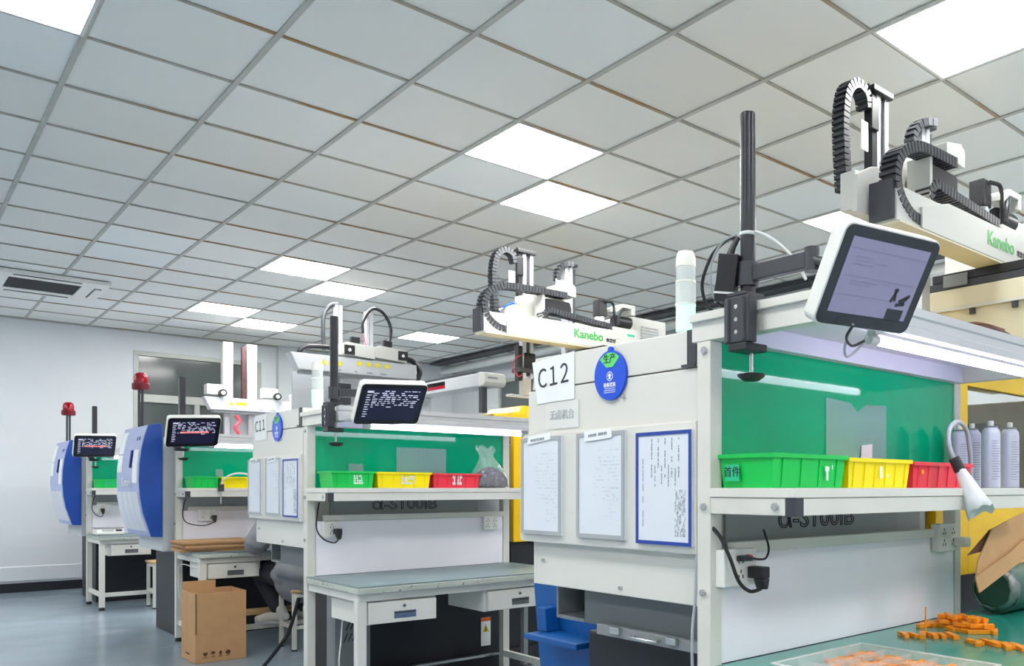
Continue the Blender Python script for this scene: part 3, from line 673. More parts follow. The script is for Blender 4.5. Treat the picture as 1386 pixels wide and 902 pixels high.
# ================================================================== WHITE MOULDING MACHINES (stations 1 and 2)
def rrect(u0, v0, u1, v1, rads, n=5):
    """rounded rectangle, rads = (lower-left, lower-right, upper-right, upper-left)"""
    p = []
    for (cx_, cy_, a0), rad in zip(((u0, v0, 180), (u1, v0, 270), (u1, v1, 0), (u0, v1, 90)), rads):
        sx = 1 if cx_ == u0 else -1; sy = 1 if cy_ == v0 else -1
        if rad <= 0: p.append((cx_, cy_)); continue
        for k in range(n + 1):
            a = R_(a0 + 90 * k / n); p.append((cx_ + sx * rad + rad * math.cos(a), cy_ + sy * rad + rad * math.sin(a)))
    return p
def white_machine(ox, oy, code, label, full=True, fxl=.26):
    xf = 1.612 + ox
    def Y(y): return y + oy
    t = thing('injection_moulding_machine', label, 'machine', (3.2 + ox, Y(2.1), 0), 'white moulding machines')
    part('base', box(1.95 + ox, Y(1.80), .0, 5.3 + ox, Y(2.55), .66), 'basedark', t, bevel=.01)
    part('base_upper', box(2.96 + ox, Y(1.69), .6605, 3.949 + ox, Y(1.79), .844), 'basedark', t)
    part('base_skid', box(1.90 + ox, Y(1.74), .0, 5.3 + ox, Y(1.799), .12), 'basedark', t)
    part('bed_cover', box(xf + .06, Y(1.68), .87, 2.92 + ox, Y(2.43), 1.56), 'mach', t, bevel=.01)
    part('rear_body', box(3.95 + ox, Y(1.68), .661, 5.3 + ox, Y(2.5), 1.62), 'mach', t, bevel=.01)
    # end cover, three zones
    part('top_cover', MB().prism([(Y(1.612), 1.534), (Y(2.42), 1.534), (Y(2.40), 1.640), (Y(1.612), 1.634)], 'x', xf, xf + .055), 'mach', t, bevel=.003)
    part('top_plate', box(xf + .056, Y(1.68), 1.562, 2.92 + ox, Y(2.40), 1.60), 'mach', t)
    part('end_panel', box(xf, Y(1.612), 1.377, xf + .055, Y(2.444), 1.530), 'mach', t, bevel=.003)
    dp = part('end_door', MB().prism(rrect(Y(1.612), 1.018, Y(2.478), 1.384, (0, .012, .04, 0)), 'x', xf - .012, xf + .055), 'mach', t, bevel=.005)
    sk = part('skirt_panel', box(xf + .02, Y(1.615), .872, xf + .059, Y(2.425), 1.016), 'mach', t, bevel=.003)
    part('skirt_return', box(xf + .022, Y(2.427), .872, xf + .20, Y(2.445), 1.016), 'mach', t, bevel=.002)
    for y, z in ((2.38, .955), (1.97, .895)):
        m_ = MB(); bolt(m_, xf + .02, Y(y), z, r=.007); part('screw', m_, 'steel', sk)
    m_ = MB(); m_.prism([(Y(1.622), 1.537), (Y(1.658), 1.537), (Y(1.658), 1.636), (Y(1.622), 1.636)], 'x', xf - .004, xf + .002); m_.box(xf - .010, Y(1.622), 1.534, xf - .004, Y(1.675), 1.541)
    part('corner_handle', m_, 'dark', t)
    # grey chute under the skirt and the hinged plate
    zc0, zc1 = .748, .871
    m_ = MB(); m_.box(xf + .10, Y(1.62), zc0, xf + .5, Y(2.26), zc1); part('chute', m_, 'greyd', t, bevel=.003)
    m_ = MB(); m_.box(xf + .10, Y(2.262), zc0, xf + .5, Y(2.42), zc0 + .012); m_.box(xf + .10, Y(2.41), zc0 + .013, xf + .5, Y(2.42), zc1); m_.box(xf + .48, Y(2.262), zc0 + .013, xf + .5, Y(2.409), zc1)
    part('chute_opening', m_, 'grey', t)
    part('chute_shade', box(xf + .3, Y(2.262), zc0 + .013, xf + .47, Y(2.40), zc1), 'basedark', t)  # dark block standing in for the shade inside the chute opening
    if full:
     pl = part('hinged_plate', box(xf + .07, Y(1.62), zc0 - .022, xf + .099, Y(2.155), zc0 + .012), 'grey', t, bevel=.002)
     m_ = MB().tube(cat([(xf + .07, Y(1.85), zc0 - .004), (xf + .048, Y(1.855), zc0 - .006), (xf + .048, Y(1.96), zc0 - .006), (xf + .07, Y(1.965), zc0 - .004)], 5), .005); part('plate_handle', m_, 'steel', pl, smooth=True)
     for y in (2.05, 1.79):
        part('hinge', box(xf + .055, Y(y) - .022, zc0 - .008, xf + .0695, Y(y) + .022, zc0 + .014), 'steel', pl, bevel=.003)
    # operator side: name strip, yellow guard with window
    part('side_strip', box(1.78 + ox, Y(1.672), .95, 2.70 + ox, Y(1.679), 1.18), 'stripgrey', t)
    part('side_strip_light', box(2.701 + ox, Y(1.672), .95, 2.86 + ox, Y(1.679), 1.18), 'greybutton', t)
    text('model_lettering', 'α-S100iB', .088, 'ink', t, (2.22 + ox, Y(1.6705), 1.103), *FY, outline=.0016, sx=1.25)
    gy = Y(1.66)
    m_ = MB(); gx0, gx1, gz0, gz1 = 2.96 + ox, 3.94 + ox, .845, 1.70; fx = .075
    m_.box(gx0, gy, gz0, gx0 + fxl, gy + .04, gz1); m_.box(gx1 - fx, gy, gz0, gx1, gy + .04, gz1); m_.box(gx0 + fxl, gy, gz1 - .08, gx1 - fx, gy + .04, gz1); m_.box(gx0 + fxl, gy, gz0, gx1 - fx, gy + .04, 1.12)
    g = part('safety_door', m_, 'yellow', t, bevel=.004)
    part('door_window', box(gx0 + fxl, gy + .015, 1.12, gx1 - fx, gy + .022, gz1 - .08), 'glassdoor', g)
    m_ = MB(); m_.box(gx0 + .09, gy - .002, .98, gx0 + .15, gy - .0005, 1.06); part('door_sticker', m_, 'paper', g)
    m_ = MB(); m_.cyl((gx0 + .12, gy - .0032, 1.02), (gx0 + .12, gy - .0021, 1.02), .018, n=14); part('door_sticker_mark', m_, 'ink', g)
    part('guard_hood', MB().prism([(gx0, 1.70), (gx0, 1.706), (gx0 + .2, 1.725), (gx0 + .23, 1.775), (gx1, 1.775), (gx1, 1.70)], 'y', gy + .25, Y(2.35)), 'yellow', t, bevel=.006)
    part('guard_hood_top', box(gx0, gy + .041, 1.66, gx1, gy + .249, 1.699), 'yellow', t, bevel=.004)
    # inside of the guard: platens and tie bars
    part('platen', box(3.05 + ox, Y(1.80), .70, 3.17 + ox, Y(2.4), 1.5), 'greybutton', t, bevel=.008)
    part('platen', box(3.66 + ox, Y(1.80), .70, 3.80 + ox, Y(2.4), 1.5), 'grey', t, bevel=.008)
    for y, z in ((1.9, .85), (1.9, 1.38), (2.3, .85), (2.3, 1.38)):
        part('tie_bar', MB().cyl((3.171 + ox, Y(y), z), (3.659 + ox, Y(y), z), .03, n=12), 'steel', t, smooth=True)
    part('mould_half', box(3.172 + ox, Y(1.95), .95, 3.36 + ox, Y(2.25), 1.32), 'steel', t, bevel=.006)
    part('mould_half', box(3.46 + ox, Y(1.95), .95, 3.658 + ox, Y(2.25), 1.32), 'grey', t, bevel=.006)
    part('rear_shield', box(2.96 + ox, Y(2.44), .70, 3.94 + ox, Y(2.47), 1.22), 'greyd', t)
    # ---- things stuck on the end cover
    pr = thing('paper_sign', 'white paper sign reading %s taped to the machine end' % code, 'sign', (xf - .004, Y(2.29), 1.483))
    m_ = MB(); P4 = [(2.416, 1.627), (2.178, 1.640), (2.178, 1.487), (2.385, 1.484)]
    m_.prism([(Y(a), b) for a, b in P4], 'x', xf - .0035, xf - .0015); part('sheet', m_, 'paper', pr)
    text('sign_code', ''.join(chr(ord(q) + 0xFEE0) for q in code), .085, 'ink', pr, (xf - .0045, Y(2.292), 1.566), (0, -1, .05), (0, .05, 1), sx=.92, sp=.60)
    if full:
        p2 = thing('paper_notice', 'thin paper strip with grey Chinese characters below the code sign', 'notice', (xf - .004, Y(2.24), 1.40))
        part('sheet', box(xf - .003, Y(2.155), 1.395, xf - .001, Y(2.335), 1.482), 'paperthin', p2)
        text('notice_characters', '无卤机台', .034, 'inkpale', p2, (xf - .004, Y(2.245), 1.438), *FX)
    ds = thing('status_disc', 'round blue status disc with a green sector on machine %s' % code, 'status disc', (xf - .01, Y(1.985), 1.468))
    part('plate', MB().cyl((xf - .0105, Y(1.988), 1.543), (xf - .003, Y(1.988), 1.543), .0755, n=40), 'discblue', ds, smooth=True)
    part('hanger', MB().cyl((xf - .010, Y(1.988), 1.620), (xf - .003, Y(1.988), 1.620), .011, n=14), 'discblue', ds)
    m_ = MB(); pts = [(1.988 + .010 * math.sin(a), 1.5635 + .010 * math.cos(a)) for a in [R_(x) for x in (90, 180, -90)]]
    sec = [(Y(1.988) + .016, 1.567), (Y(1.988) - .016, 1.567)] + [(Y(1.988) + .069 * math.sin(R_(a)), 1.543 + .069 * math.cos(R_(a))) for a in range(-42, 43, 12)]
    m_.prism(sec, 'x', xf - .0118, xf - .0104); part('green_sector', m_, 'discgreen', ds)
    text('sector_characters', '生产', .030, 'ink', ds, (xf - .0125, Y(1.988), 1.592), *FX)
    m_ = MB(); n = 24
    ring = [(math.sin(2 * math.pi * k / n), math.cos(2 * math.pi * k / n)) for k in range(n)]
    vs = [(xf - .0112, Y(1.988) + a * r, 1.540 + b * r) for r in (.0145, .0125) for a, b in ring] + [(xf - .0104, Y(1.988) + a * r, 1.540 + b * r) for r in (.0145, .0125) for a, b in ring]
    m_.add(vs, [(k, (k + 1) % n, n + (k + 1) % n, n + k) for k in range(n)] + [(k, 2 * n + k, 2 * n + (k + 1) % n, (k + 1) % n) for k in range(n)])
    ay_, az_ = Y(1.988), 1.540
    m_.prism([(ay_ - .004, az_ - .009), (ay_ + .004, az_ - .009), (ay_ + .004, az_ + .001), (ay_ + .009, az_ + .001), (ay_, az_ + .010), (ay_ - .009, az_ + .001), (ay_ - .004, az_ + .001)], 'x', xf - .0118, xf - .0104)
    part('arrow_mark', m_, 'paper', ds)
    text('disc_characters', '设备状态', .0145, 'paper', ds, (xf - .0115, Y(1.988), 1.513), *FX, bold=.0003)
    m_ = MB(); scribble(m_, (xf - .0106, Y(1.988), 1.497), (0, -1, 0), (0, 0, 1), .055, .018, 3, 8, .95, .35); part('disc_small_print', m_, 'paper', ds)
    m_ = MB(); bolt(m_, xf - .001, Y(1.93), 1.475, r=.006); part('cover_screw', m_, 'steel', t)
    # clipboards
    xd = xf - .0125
    def clip(ya, yb_, z0, z1, blue, lab, nm):
        c = thing('clipboard', lab, 'clipboard', (xd, Y((ya + yb_) / 2), z0), 'document holders on the machine ends')
        fw = .013 if not blue else .010
        m_ = MB(); ya, yb_ = Y(ya), Y(yb_)
        m_.box(xd - .009, ya, z0, xd, yb_, z1); part('board', m_, 'paper2', c)
        for q in ((ya, z0, ya + fw, z1), (yb_ - fw, z0, yb_, z1), (ya + fw, z0, yb_ - fw, z0 + fw), (ya + fw, z1 - fw, yb_ - fw, z1)):
            part('edge_strip', box(xd - .0115, q[0], q[1], xd - .0092, q[2], q[3]), 'clipblue' if blue else 'clipgrey', c)
        m_ = MB()
        if blue:
            for k in range(9): scribble(m_, (xd - .0093, ya + .05 + k * .014, z1 - .075 - .05 * (k % 2)), (0, 0, 1), (0, 1, 0), .11 - .05 * (k % 2), .006, 1, 30 + k, .75, .5)
            for k in range(14): scribble(m_, (xd - .0093, ya + .025 + .003 * k, z0 + .09), (0, 0, 1), (0, 1, 0), .13, .0022, 1, 60 + k, .6, .4)
            scribble(m_, (xd - .0093, yb_ - .030, z0 + .15), (0, 0, 1), (0, 1, 0), .2, .004, 1, 77, .6, .5)
        else:
            scribble(m_, (xd - .0093, (ya + yb_) / 2 - .03, z1 - .13), (0, -1, 0), (0, 0, 1), .12, .16, 14, nm, .35, .10)
            scribble(m_, (xd - .0093, (ya + yb_) / 2 - .06, z0 + .10), (0, -1, 0), (0, 0, 1), .06, .12, 10, nm + 3, .3, .12)
        part('printed_lines', m_, 'inkgrey' if blue else 'inkpale', c)
        if not blue:
            ym = (ya + yb_) / 2 + .006
            part('title_tag', MB().prism([(ym + .068, z1 - .024), (ym - .066, z1 - .010), (ym - .072, z1 + .012), (ym + .060, z1 + .004)] if nm == 1 else [(ym - .068, z1 - .020), (ym - .066, z1 + .008), (ym + .068, z1 + .004), (ym + .066, z1 - .028)], 'x', xd - .0135, xd - .0117), 'paper', c)
            m_ = MB(); scribble(m_, (xd - .0137, ym, z1 - .008), (0, -1, .06), (0, 0, 1), .09, .012, 1, nm + 9, .9, .7); part('title_print', m_, 'inkgrey', c)
    clip(2.225, 2.455, 1.045, 1.370, False, 'grey framed clipboard farthest left on machine %s' % code, 1)
    clip(1.905, 2.140, 1.045, 1.372, False, 'grey framed clipboard in the middle on machine %s' % code, 2)
    clip(1.622, 1.852, 1.040, 1.360, True, 'blue framed form holder on machine %s' % code, 3)
    # signal tower
    tx, ty, tz = 1.77 + ox, Y(1.83), 1.6005
    s = thing('signal_tower', 'stacked signal tower lit pale green on machine %s' % code, 'signal lamp', (tx, ty, tz), 'signal towers')
    part('stem', MB().lathe((tx, ty, tz), [(.032, 0), (.032, .012), (.026, .016), (.026, .075)], 20), 'white', s, smooth=True)
    part('lit_segment', MB().lathe((tx, ty, tz), [(.030, .076), (.030, .156)], 20), 'lamplit', s, smooth=True)
    part('clear_segment', MB().lathe((tx, ty, tz), [(.031, .157), (.031, .225)], 20), 'lampclr', s, smooth=True)
    part('clear_segment', MB().lathe((tx, ty, tz), [(.030, .226), (.030, .270)], 20), 'lampclr', s, smooth=True)
    m_ = MB()
    for z in (.1565, .2255): m_.lathe((tx, ty, tz), [(.0322, z - .003), (.0322, z + .003)], 20)
    part('ring', m_, 'white', s, smooth=True)
    part('cap', MB().lathe((tx, ty, tz), [(.031, .271), (.030, .300), (.024, .318), (.002, .322)], 20), 'white', s, smooth=True)
    return t
mc1 = white_machine(0, 0, 'C12', 'near white moulding machine with C12 on its end and a yellow guard')
mc2 = white_machine(.045, 3.07, 'C11', 'second white moulding machine, marked C11, behind the middle bench', False, .09)

# ================================================================== BLUE NOSED MACHINES (stations 3 and 4)
def blue_machine(ox, oy, label, w_, lett):
    yn, yf_ = 7.56 + oy, 8.38 + oy
    t = thing('blue_nosed_moulding_machine', label, 'machine', (2.9 + ox, 8.0 + oy, 0), 'blue nosed moulding machines')
    prof = [(1.545, .82), (1.522, .90), (1.492, 1.0), (1.472, 1.12), (1.463, 1.25), (1.467, 1.38), (1.480, 1.50), (1.500, 1.60), (1.525, 1.69)]
    back = 1.62
    P_ = [(x + ox, z) for x, z in prof]
    part('nose_core', MB().prism(P_ + [(back + ox, 1.695), (back + ox, .82)], 'y', yn + .03, yf_), 'lilac', t)
    part('nose_cheek', MB().prism(P_ + [(1.60 + ox, 1.705), (back + ox, 1.70), (back + ox, .815)], 'y', yn, yn + .029), 'blue', t, bevel=.004)
    def xs(z):
        for (a, za), (b, zb_) in zip(prof, prof[1:]):
            if za <= z <= zb_: return a + (b - a) * (z - za) / (zb_ - za) + ox
        return prof[-1][0] + ox
    def strip(name, y0, y1, z0, z1, m, th=.006, n=7):
        m_ = MB(); zz = [z0 + (z1 - z0) * k / n for k in range(n + 1)]
        vs = [(xs(z) - d, y, z) for d in (th, -.001) for z in zz for y in (y0, y1)]; q = 2 * (n + 1)
        fs = [(2 * k, 2 * k + 2, 2 * k + 3, 2 * k + 1) for k in range(n)] + [(q + 2 * k, q + 2 * k + 1, q + 2 * k + 3, q + 2 * k + 2) for k in range(n)]
        fs += [(2 * k, q + 2 * k, q + 2 * k + 2, 2 * k + 2) for k in range(n)] + [(2 * k + 1, 2 * k + 3, q + 2 * k + 3, q + 2 * k + 1) for k in range(n)] + [(0, 1, q + 1, q), (2 * n, q + 2 * n, q + 2 * n + 1, 2 * n + 1)]
        m_.add(vs, fs); return part(name, m_, m, t)
    # lower white panels with dark gaps, paper strips above
    yw = yf_ - yn - .05
    for k in range(4):
        a = yn + .06 + k * yw / 4; strip('nose_panel', a + .006, a + yw / 4 - .006, .86, 1.17, 'louvre', .005)
        if k: strip('panel_gap', a - .0055, a + .0055, .86, 1.17, 'dark', .002)
    strip('paper_strip', yn + .08, yn + .24, 1.24, 1.50, 'paper', .003)
    strip('paper_strip', yf_ - .20, yf_ - .03, 1.33, 1.47, 'paper', .003)
    strip('paper_strip', yf_ - .20, yf_ - .03, 1.48, 1.66, 'paper', .003)
    strip('nose_handle', yn + .27, yn + .30, 1.36, 1.50, 'navy', .014)
    strip('nose_mark', yn + .20, yn + .23, 1.575, 1.605, 'navy', .003, 2); strip('nose_mark', yn + .13, yn + .16, 1.575, 1.605, 'navy', .003, 2)
    if lett: text('nose_lettering', lett, .10, 'paper', t, (xs(1.24) - .008, yn + .42, 1.245), (0, -1, 0), (-.03, 0, 1))
    part('body', box(back + .002 + ox, yn + .01, .70, 2.62 + ox, yf_, 1.60), 'greybutton', t, bevel=.008)
    part('base', box(1.75 + ox, yn + .04, 0, 4.6 + ox, yf_ + .02, .699), 'basedark', t, bevel=.008)
    part('rear_body', box(2.621 + ox, yn + .01, .70, 4.6 + ox, yf_, 1.55), 'greybutton', t, bevel=.008)
    # red beacon on a post
    bx_, by_ = (1.60, 8.2) if oy == 0 else (1.60 + ox, 8.2 + oy)
    zt = 2.03 if oy == 0 else 2.0
    bc = thing('beacon_lamp', ('red domed beacon lamp on the post of the large blue machine' if oy == 0 else 'red domed beacon lamp on the farthest blue machine'), 'beacon lamp', (bx_, by_, 1.695), 'red beacon lamps')
    m_ = MB(); m_.cyl((bx_ - .012, by_, 1.6955), (bx_ - .012, by_, zt - .01), .010, n=10); m_.cyl((bx_ + .012, by_, 1.6955), (bx_ + .012, by_, zt - .01), .010, n=10); part('post', m_, 'dark', bc, smooth=True)
    part('lamp_base', MB().lathe((bx_, by_, zt - .01), [(.058, 0), (.064, .01), (.064, .05), (.058, .055)], 20), 'reddk', bc, smooth=True)
    part('lamp_dome', MB().lathe((bx_, by_, zt + .046), [(.052, 0), (.052, .045), (.044, .07), (.028, .085), (.002, .09)], 20), 'redpl', bc, smooth=True)
    return t
blue_machine(0, 0, 'blue and lilac machine with a curved nose, larger of the two', .82, 'Century')
blue_machine(-.08, 3.02, 'farthest blue and lilac machine with a curved nose near the back wall', .82, '')

# ================================================================== TAKE-OUT ROBOTS
def chain(parent, pts, wdt, hgt, m='chain', step=.024, axis='y'):
    """energy chain: links swept along a path, the links' width along the given axis"""
    p = cat(pts, 10); W_ = Vector((0, 1, 0)) if axis == 'y' else Vector((1, 0, 0))
    L_ = [0]
    for a, b in zip(p, p[1:]): L_.append(L_[-1] + (b - a).length)
    def at(s_):
        for i in range(len(p) - 1):
            if L_[i + 1] >= s_: t = (s_ - L_[i]) / max(1e-9, L_[i + 1] - L_[i]); return p[i].lerp(p[i + 1], t)
        return p[-1]
    core = MB(); links = MB(); n = max(2, int(L_[-1] / step))
    def ring(c, d, w_, h_):
        nrm = W_.cross(d).normalized(); return [c + W_ * (a * w_ / 2) + nrm * (b * h_ / 2) for a, b in ((-1, -1), (1, -1), (1, 1), (-1, 1))]
    vs = []; N = n + 1
    for k in range(N):
        s_ = L_[-1] * k / n; d = (at(min(L_[-1], s_ + .004)) - at(max(0, s_ - .004))).normalized(); vs += ring(at(s_), d, wdt * .8, hgt * .62)
    core.add(vs, [(4 * k + a, 4 * k + (a + 1) % 4, 4 * k + 4 + (a + 1) % 4, 4 * k + 4 + a) for k in range(n) for a in range(4)] + [(3, 2, 1, 0), (4 * n, 4 * n + 1, 4 * n + 2, 4 * n + 3)])
    c = part('cable_chain', core, m, parent)
    for k in range(n):
        s0, s1 = L_[-1] * (k + .10) / n, L_[-1] * (k + .90) / n
        a, b = at(s0), at(s1); d = (b - a).normalized()
        for sg in (-1, 1):
            o_ = W_ * (sg * wdt * .46); r0, r1 = ring(a + o_, d, wdt * .08, hgt), ring(b + o_, d, wdt * .08, hgt)
            links.add(r0 + r1, [(0, 1, 2, 3), (7, 6, 5, 4)] + [(i, i + 4, (i + 1) % 4 + 4, (i + 1) % 4) for i in range(4)])
        mid = a.lerp(b, .5)
        for sg in (-1, 1):
            nrm = W_.cross(d).normalized() * (sg * hgt * .44); r0, r1 = ring(a.lerp(b, .2) + nrm, d, wdt * .86, hgt * .1), ring(a.lerp(b, .8) + nrm, d, wdt * .86, hgt * .1)
            links.add(r0 + r1, [(0, 1, 2, 3), (7, 6, 5, 4)] + [(i, i + 4, (i + 1) % 4 + 4, (i + 1) % 4) for i in range(4)])
    l = part('chain_links', links, 'chainedge' if m == 'chain' else m, c); l['kind'] = 'stuff'
    return c
def kanebo(X, Yn, a, gl, label, ybeam, lab_end=True):
    """X, Yn: left end and near face of the lettered beam; a: offset of the main arm"""
    t = thing('takeout_robot', label, 'robot', (X + .95, Yn + .1, 1.62), 'white robots with green lettering')
    x1 = X + 1.33; Yr = Yn + .125; a = X + a; ya = Yn + .27
    part('beam', box(X + .018, Yn + .012, 2.215, x1, Yr, 2.35), 'robotw', t, bevel=.003)
    part('beam_underside', box(X + .02, Yn + .001, 2.206, x1, Yr - .001, 2.2145), 'robotc', t)  # white underside; its warm light is put into the cream colour
    part('beam_end_cap', box(X, Yn + .02, 2.222, X + .017, Yr, 2.372), 'dark', t, bevel=.002)
    fc = part('beam_cover', MB().prism([(X + .183, 2.216), (X + .183, 2.30), (X + .387, 2.36), (x1, 2.36), (x1, 2.216)], 'y', Yn, Yn + .0115), 'robotw', t, bevel=.002)
    text('beam_lettering', 'Kanebo', .085, 'inkgreen', fc, (X + .855, Yn - .001, 2.292), *FY, sx=1.0, bold=.0022)
    text('beam_characters', '凯恩博', .030, 'ink', fc, (X + 1.06, Yn - .001, 2.278), *FY, bold=.0006)
    m_ = MB()
    for xx, zz in ((X + 1.20, 2.26), (X + .78, 2.335), (X + .81, 2.335), (X + 1.12, 2.30)): m_.cyl((xx, Yn - .001, zz), (xx, Yn + .001, zz), .006, n=8)
    part('cover_bolt', m_, 'steel', fc)
    # beam chain: U turn over the left end
    yc = Yn + .045
    chain(t, [(X + .20, yc, 2.248), (X + .12, yc, 2.262), (X + .045, yc, 2.32), (X + .025, yc, 2.40), (X + .06, yc, 2.475), (X + .14, yc, 2.525), (X + .24, yc, 2.545), (a + .16, yc, 2.552)], .075, .042)
    # main carriage
    g = part('carriage_plate', MB().prism([(a - gl, 2.26), (a - gl, 2.40), (a - gl + .10, 2.455), (a - .14, 2.49), (a - .02, 2.545), (a + .12, 2.60), (a + .12, 2.50), (a + .02, 2.48), (a + .02, 2.26)], 'y', Yr + .012, Yr + .035), 'robotw', t, bevel=.002)
    part('carriage_upright', MB().prism([(a - .17, 2.47), (a - .17, 2.515), (a + .02, 2.58), (a + .13, 2.635), (a + .235, 2.635), (a + .235, 2.525), (a + .215, 2.525), (a + .10, 2.505), (a + .02, 2.50)], 'y', Yr + .036, Yr + .05), 'robotw', t, bevel=.002)
    part('carriage_block', box(a - gl + .02, Yr + .036, 2.28, a + .10, Yr + .105, 2.43), 'robotw', t, bevel=.004)
    part('chain_bracket', MB().prism([(a + .08, 2.57), (a + .08, 2.62), (a + .20, 2.645), (a + .235, 2.62), (a + .235, 2.55), (a + .20, 2.55)], 'y', Yn + .015, Yr + .03), 'robotw', t, bevel=.003)
    part('motor', MB().prism(rrect(a - .02, 2.415, a + .20, 2.51, (.02,) * 4), 'y', Yn + .03, Yr + .011), 'black', t, bevel=.004)
    p = part('motor_face', MB().cyl((a + .2005, Yn + .085, 2.463), (a + .214, Yn + .085, 2.463), .045, n=18), 'dark', t, smooth=True)
    part('motor_label', box(a + .2145, Yn + .075, 2.44, a + .2165, Yn + .09, 2.485), 'warn', p)
    part('motor_bracket', box(a - .045, Yn + .02, 2.352, a - .025, Yr, 2.535), 'robotw', t, bevel=.002)
    # main vertical arm
    for k, xx in enumerate((a - .025, a + .035)):
        part('arm_profile', box(xx - .014, ya, 1.98, xx + .014, ya + .05, 2.86), 'alu', t, bevel=.002)
    part('arm_rail', box(a - .008, ya + .012, 2.0, a + .018, ya + .035, 2.85), 'dark', t)
    part('arm_rail', box(a - .075, ya, 2.44, a - .045, ya + .04, 2.85), 'black', t)
    part('belt_cover', box(a - .095, ya - .012, 2.70, a - .04, ya - .001, 2.83), 'black', t, bevel=.004)
    part('arm_head', box(a - .09, ya - .02, 2.8605, a + .06, ya + .06, 2.885), 'black', t, bevel=.004)
    for dx in (-.07, -.02, .04): part('head_bolt', MB().cyl((a + dx, ya + .02, 2.885), (a + dx, ya + .02, 2.90), .010, n=8), 'black', t)
    chain(t, [(a - .25, ya + .02, 2.40), (a - .265, ya + .02, 2.55), (a - .27, ya + .02, 2.70), (a - .245, ya + .02, 2.81), (a - .185, ya + .02, 2.858), (a - .12, ya + .02, 2.84), (a - .10, ya + .02, 2.78)], .06, .04)
    part('air_hose', MB().tube(cat([(a - .22, ya - .03, 2.44), (a - .16, ya - .035, 2.48), (a - .09, ya - .03, 2.50)], 5), .008), 'discblue', t, smooth=True)
    part('name_plate', box(a - .155, ya, 2.60, a - .105, ya + .004, 2.72), 'paper', t)
    # hanging hand of the main arm
    part('wrist', box(a - .03, ya - .01, 2.05, a + .06, ya + .06, 2.16), 'black', t, bevel=.006)
    part('wrist_slide', box(a - .075, ya, 1.96, a - .045, ya + .05, 2.205), 'black', t, bevel=.004)
    part('wrist_plate', box(a - .08, ya - .03, 2.018, a + .09, ya + .08, 2.0495), 'dark', t, bevel=.003)
    part('hand_frame', box(a - .04, ya, 1.86, a + .03, ya + .05, 1.9795), 'greybutton', t, bevel=.003)
    part('hand_bar', box(a - .15, ya + .01, 1.842, a + .14, ya + .045, 1.8595), 'steel', t, bevel=.002)
    part('coiled_hose', MB().tube(cat([(a - .05, ya - .01, 2.14), (a - .11, ya - .02, 2.11), (a - .13, ya - .02, 2.04), (a - .09, ya - .02, 1.985), (a - .05, ya - .01, 2.0)], 6), .004), 'redhose', t, smooth=True)
    # second arm
    b = a + .37
    part('arm_profile', box(b - .045, ya, 2.0, b - .012, ya + .05, 2.845), 'alu', t, bevel=.002)
    part('arm_profile', box(b - .008, ya, 2.0, b + .024, ya + .05, 2.845), 'alu', t, bevel=.002)
    part('arm_rail', box(b + .026, ya + .01, 2.28, b + .055, ya + .04, 2.83), 'dark', t)
    part('arm_head', box(b - .05, ya - .015, 2.8455, b + .06, ya + .06, 2.865), 'black', t, bevel=.004)
    chain(t, [(b - .105, ya + .02, 2.72), (b - .10, ya + .02, 2.79), (b - .06, ya + .0, 2.845), (b - .0, ya - .03, 2.85)], .05, .035)
    part('arm_plate', box(b - .13, ya - .004, 2.56, b - .06, ya + .003, 2.73), 'robotw', t, bevel=.002)
    part('second_carriage', box(b - .06, Yr + .002, 2.352, b + .34, Yr + .09, 2.40), 'robotw', t, bevel=.003)
    part('gearbox', MB().cyl((b + .13, Yn + .08, 2.401), (b + .13, Yn + .08, 2.46), .045, .035, 16), 'greybutton', t, smooth=True)
    part('motor', box(b + .09, Yn + .045, 2.4605, b + .17, Yn + .115, 2.58), 'black', t, bevel=.006)
    part('motor_bracket', MB().prism([(b + .20, 2.50), (b + .20, 2.53), (b + .30, 2.575), (b + .42, 2.575), (b + .42, 2.50), (b + .385, 2.50), (b + .385, 2.545), (b + .30, 2.545), (b + .24, 2.50)], 'y', Yn + .02, Yr + .02), 'robotw', t, bevel=.003)
    p = part('motor', MB().cyl((b + .25, Yn + .07, 2.445), (b + .40, Yn + .07, 2.445), .045, n=18), 'black', t, smooth=True)
    part('motor_label', box(b + .4005, Yn + .06, 2.425, b + .4025, Yn + .075, 2.468), 'warn', p)
    part('motor_foot', box(b + .20, Yn + .01, 2.361, b + .43, Yr, 2.39), 'robotw', t, bevel=.002)
    part('cable_bundle', MB().tube(cat([(b + .14, Yn + .04, 2.57), (b + .2, Yn + .02, 2.56), (b + .215, Yn + .02, 2.48), (b + .24, Yn + .03, 2.40)], 6), .010), 'black', t, smooth=True)
    part('cable_bundle', MB().tube(cat([(b + .30, Yn + .03, 2.54), (b + .26, Yn + .015, 2.48), (b + .25, Yn + .02, 2.41)], 6), .012), 'dark', t, smooth=True)
    chain(t, [(a - .02, Yn + .05, 2.365), (a - .035, Yn + .05, 2.39), (a + .01, Yn + .05, 2.43), (a + .08, Yn + .05, 2.425), (b + .05, Yn + .05, 2.40), (b + .19, Yn + .05, 2.39)], .07, .038)
    # carrying beam across (towards the viewer), black rail on top
    xb = X + .86; y0b, y1b = ybeam
    part('cross_beam', box(xb, y0b, 2.042, xb + .17, y1b, 2.13), 'robotc', t, bevel=.004)
    part('cross_beam_lip', box(xb - .006, y0b, 2.028, xb + .17, y1b, 2.0415), 'robotw', t, bevel=.002)
    part('cross_beam_lower', box(xb + .012, y0b, 1.80, xb + .17, y1b, 2.0275), 'robotc', t)
    for y in (y1b - .22, y1b - .42, y1b - .62):
        if y > y0b + .05: part('clip', box(xb - .004, y - .012, 2.0, xb + .0115, y + .012, 2.0275), 'dark', t)
    part('slide_rail', box(xb, y0b, 2.1305, xb + .10, y1b, 2.165), 'dark', t, bevel=.003)
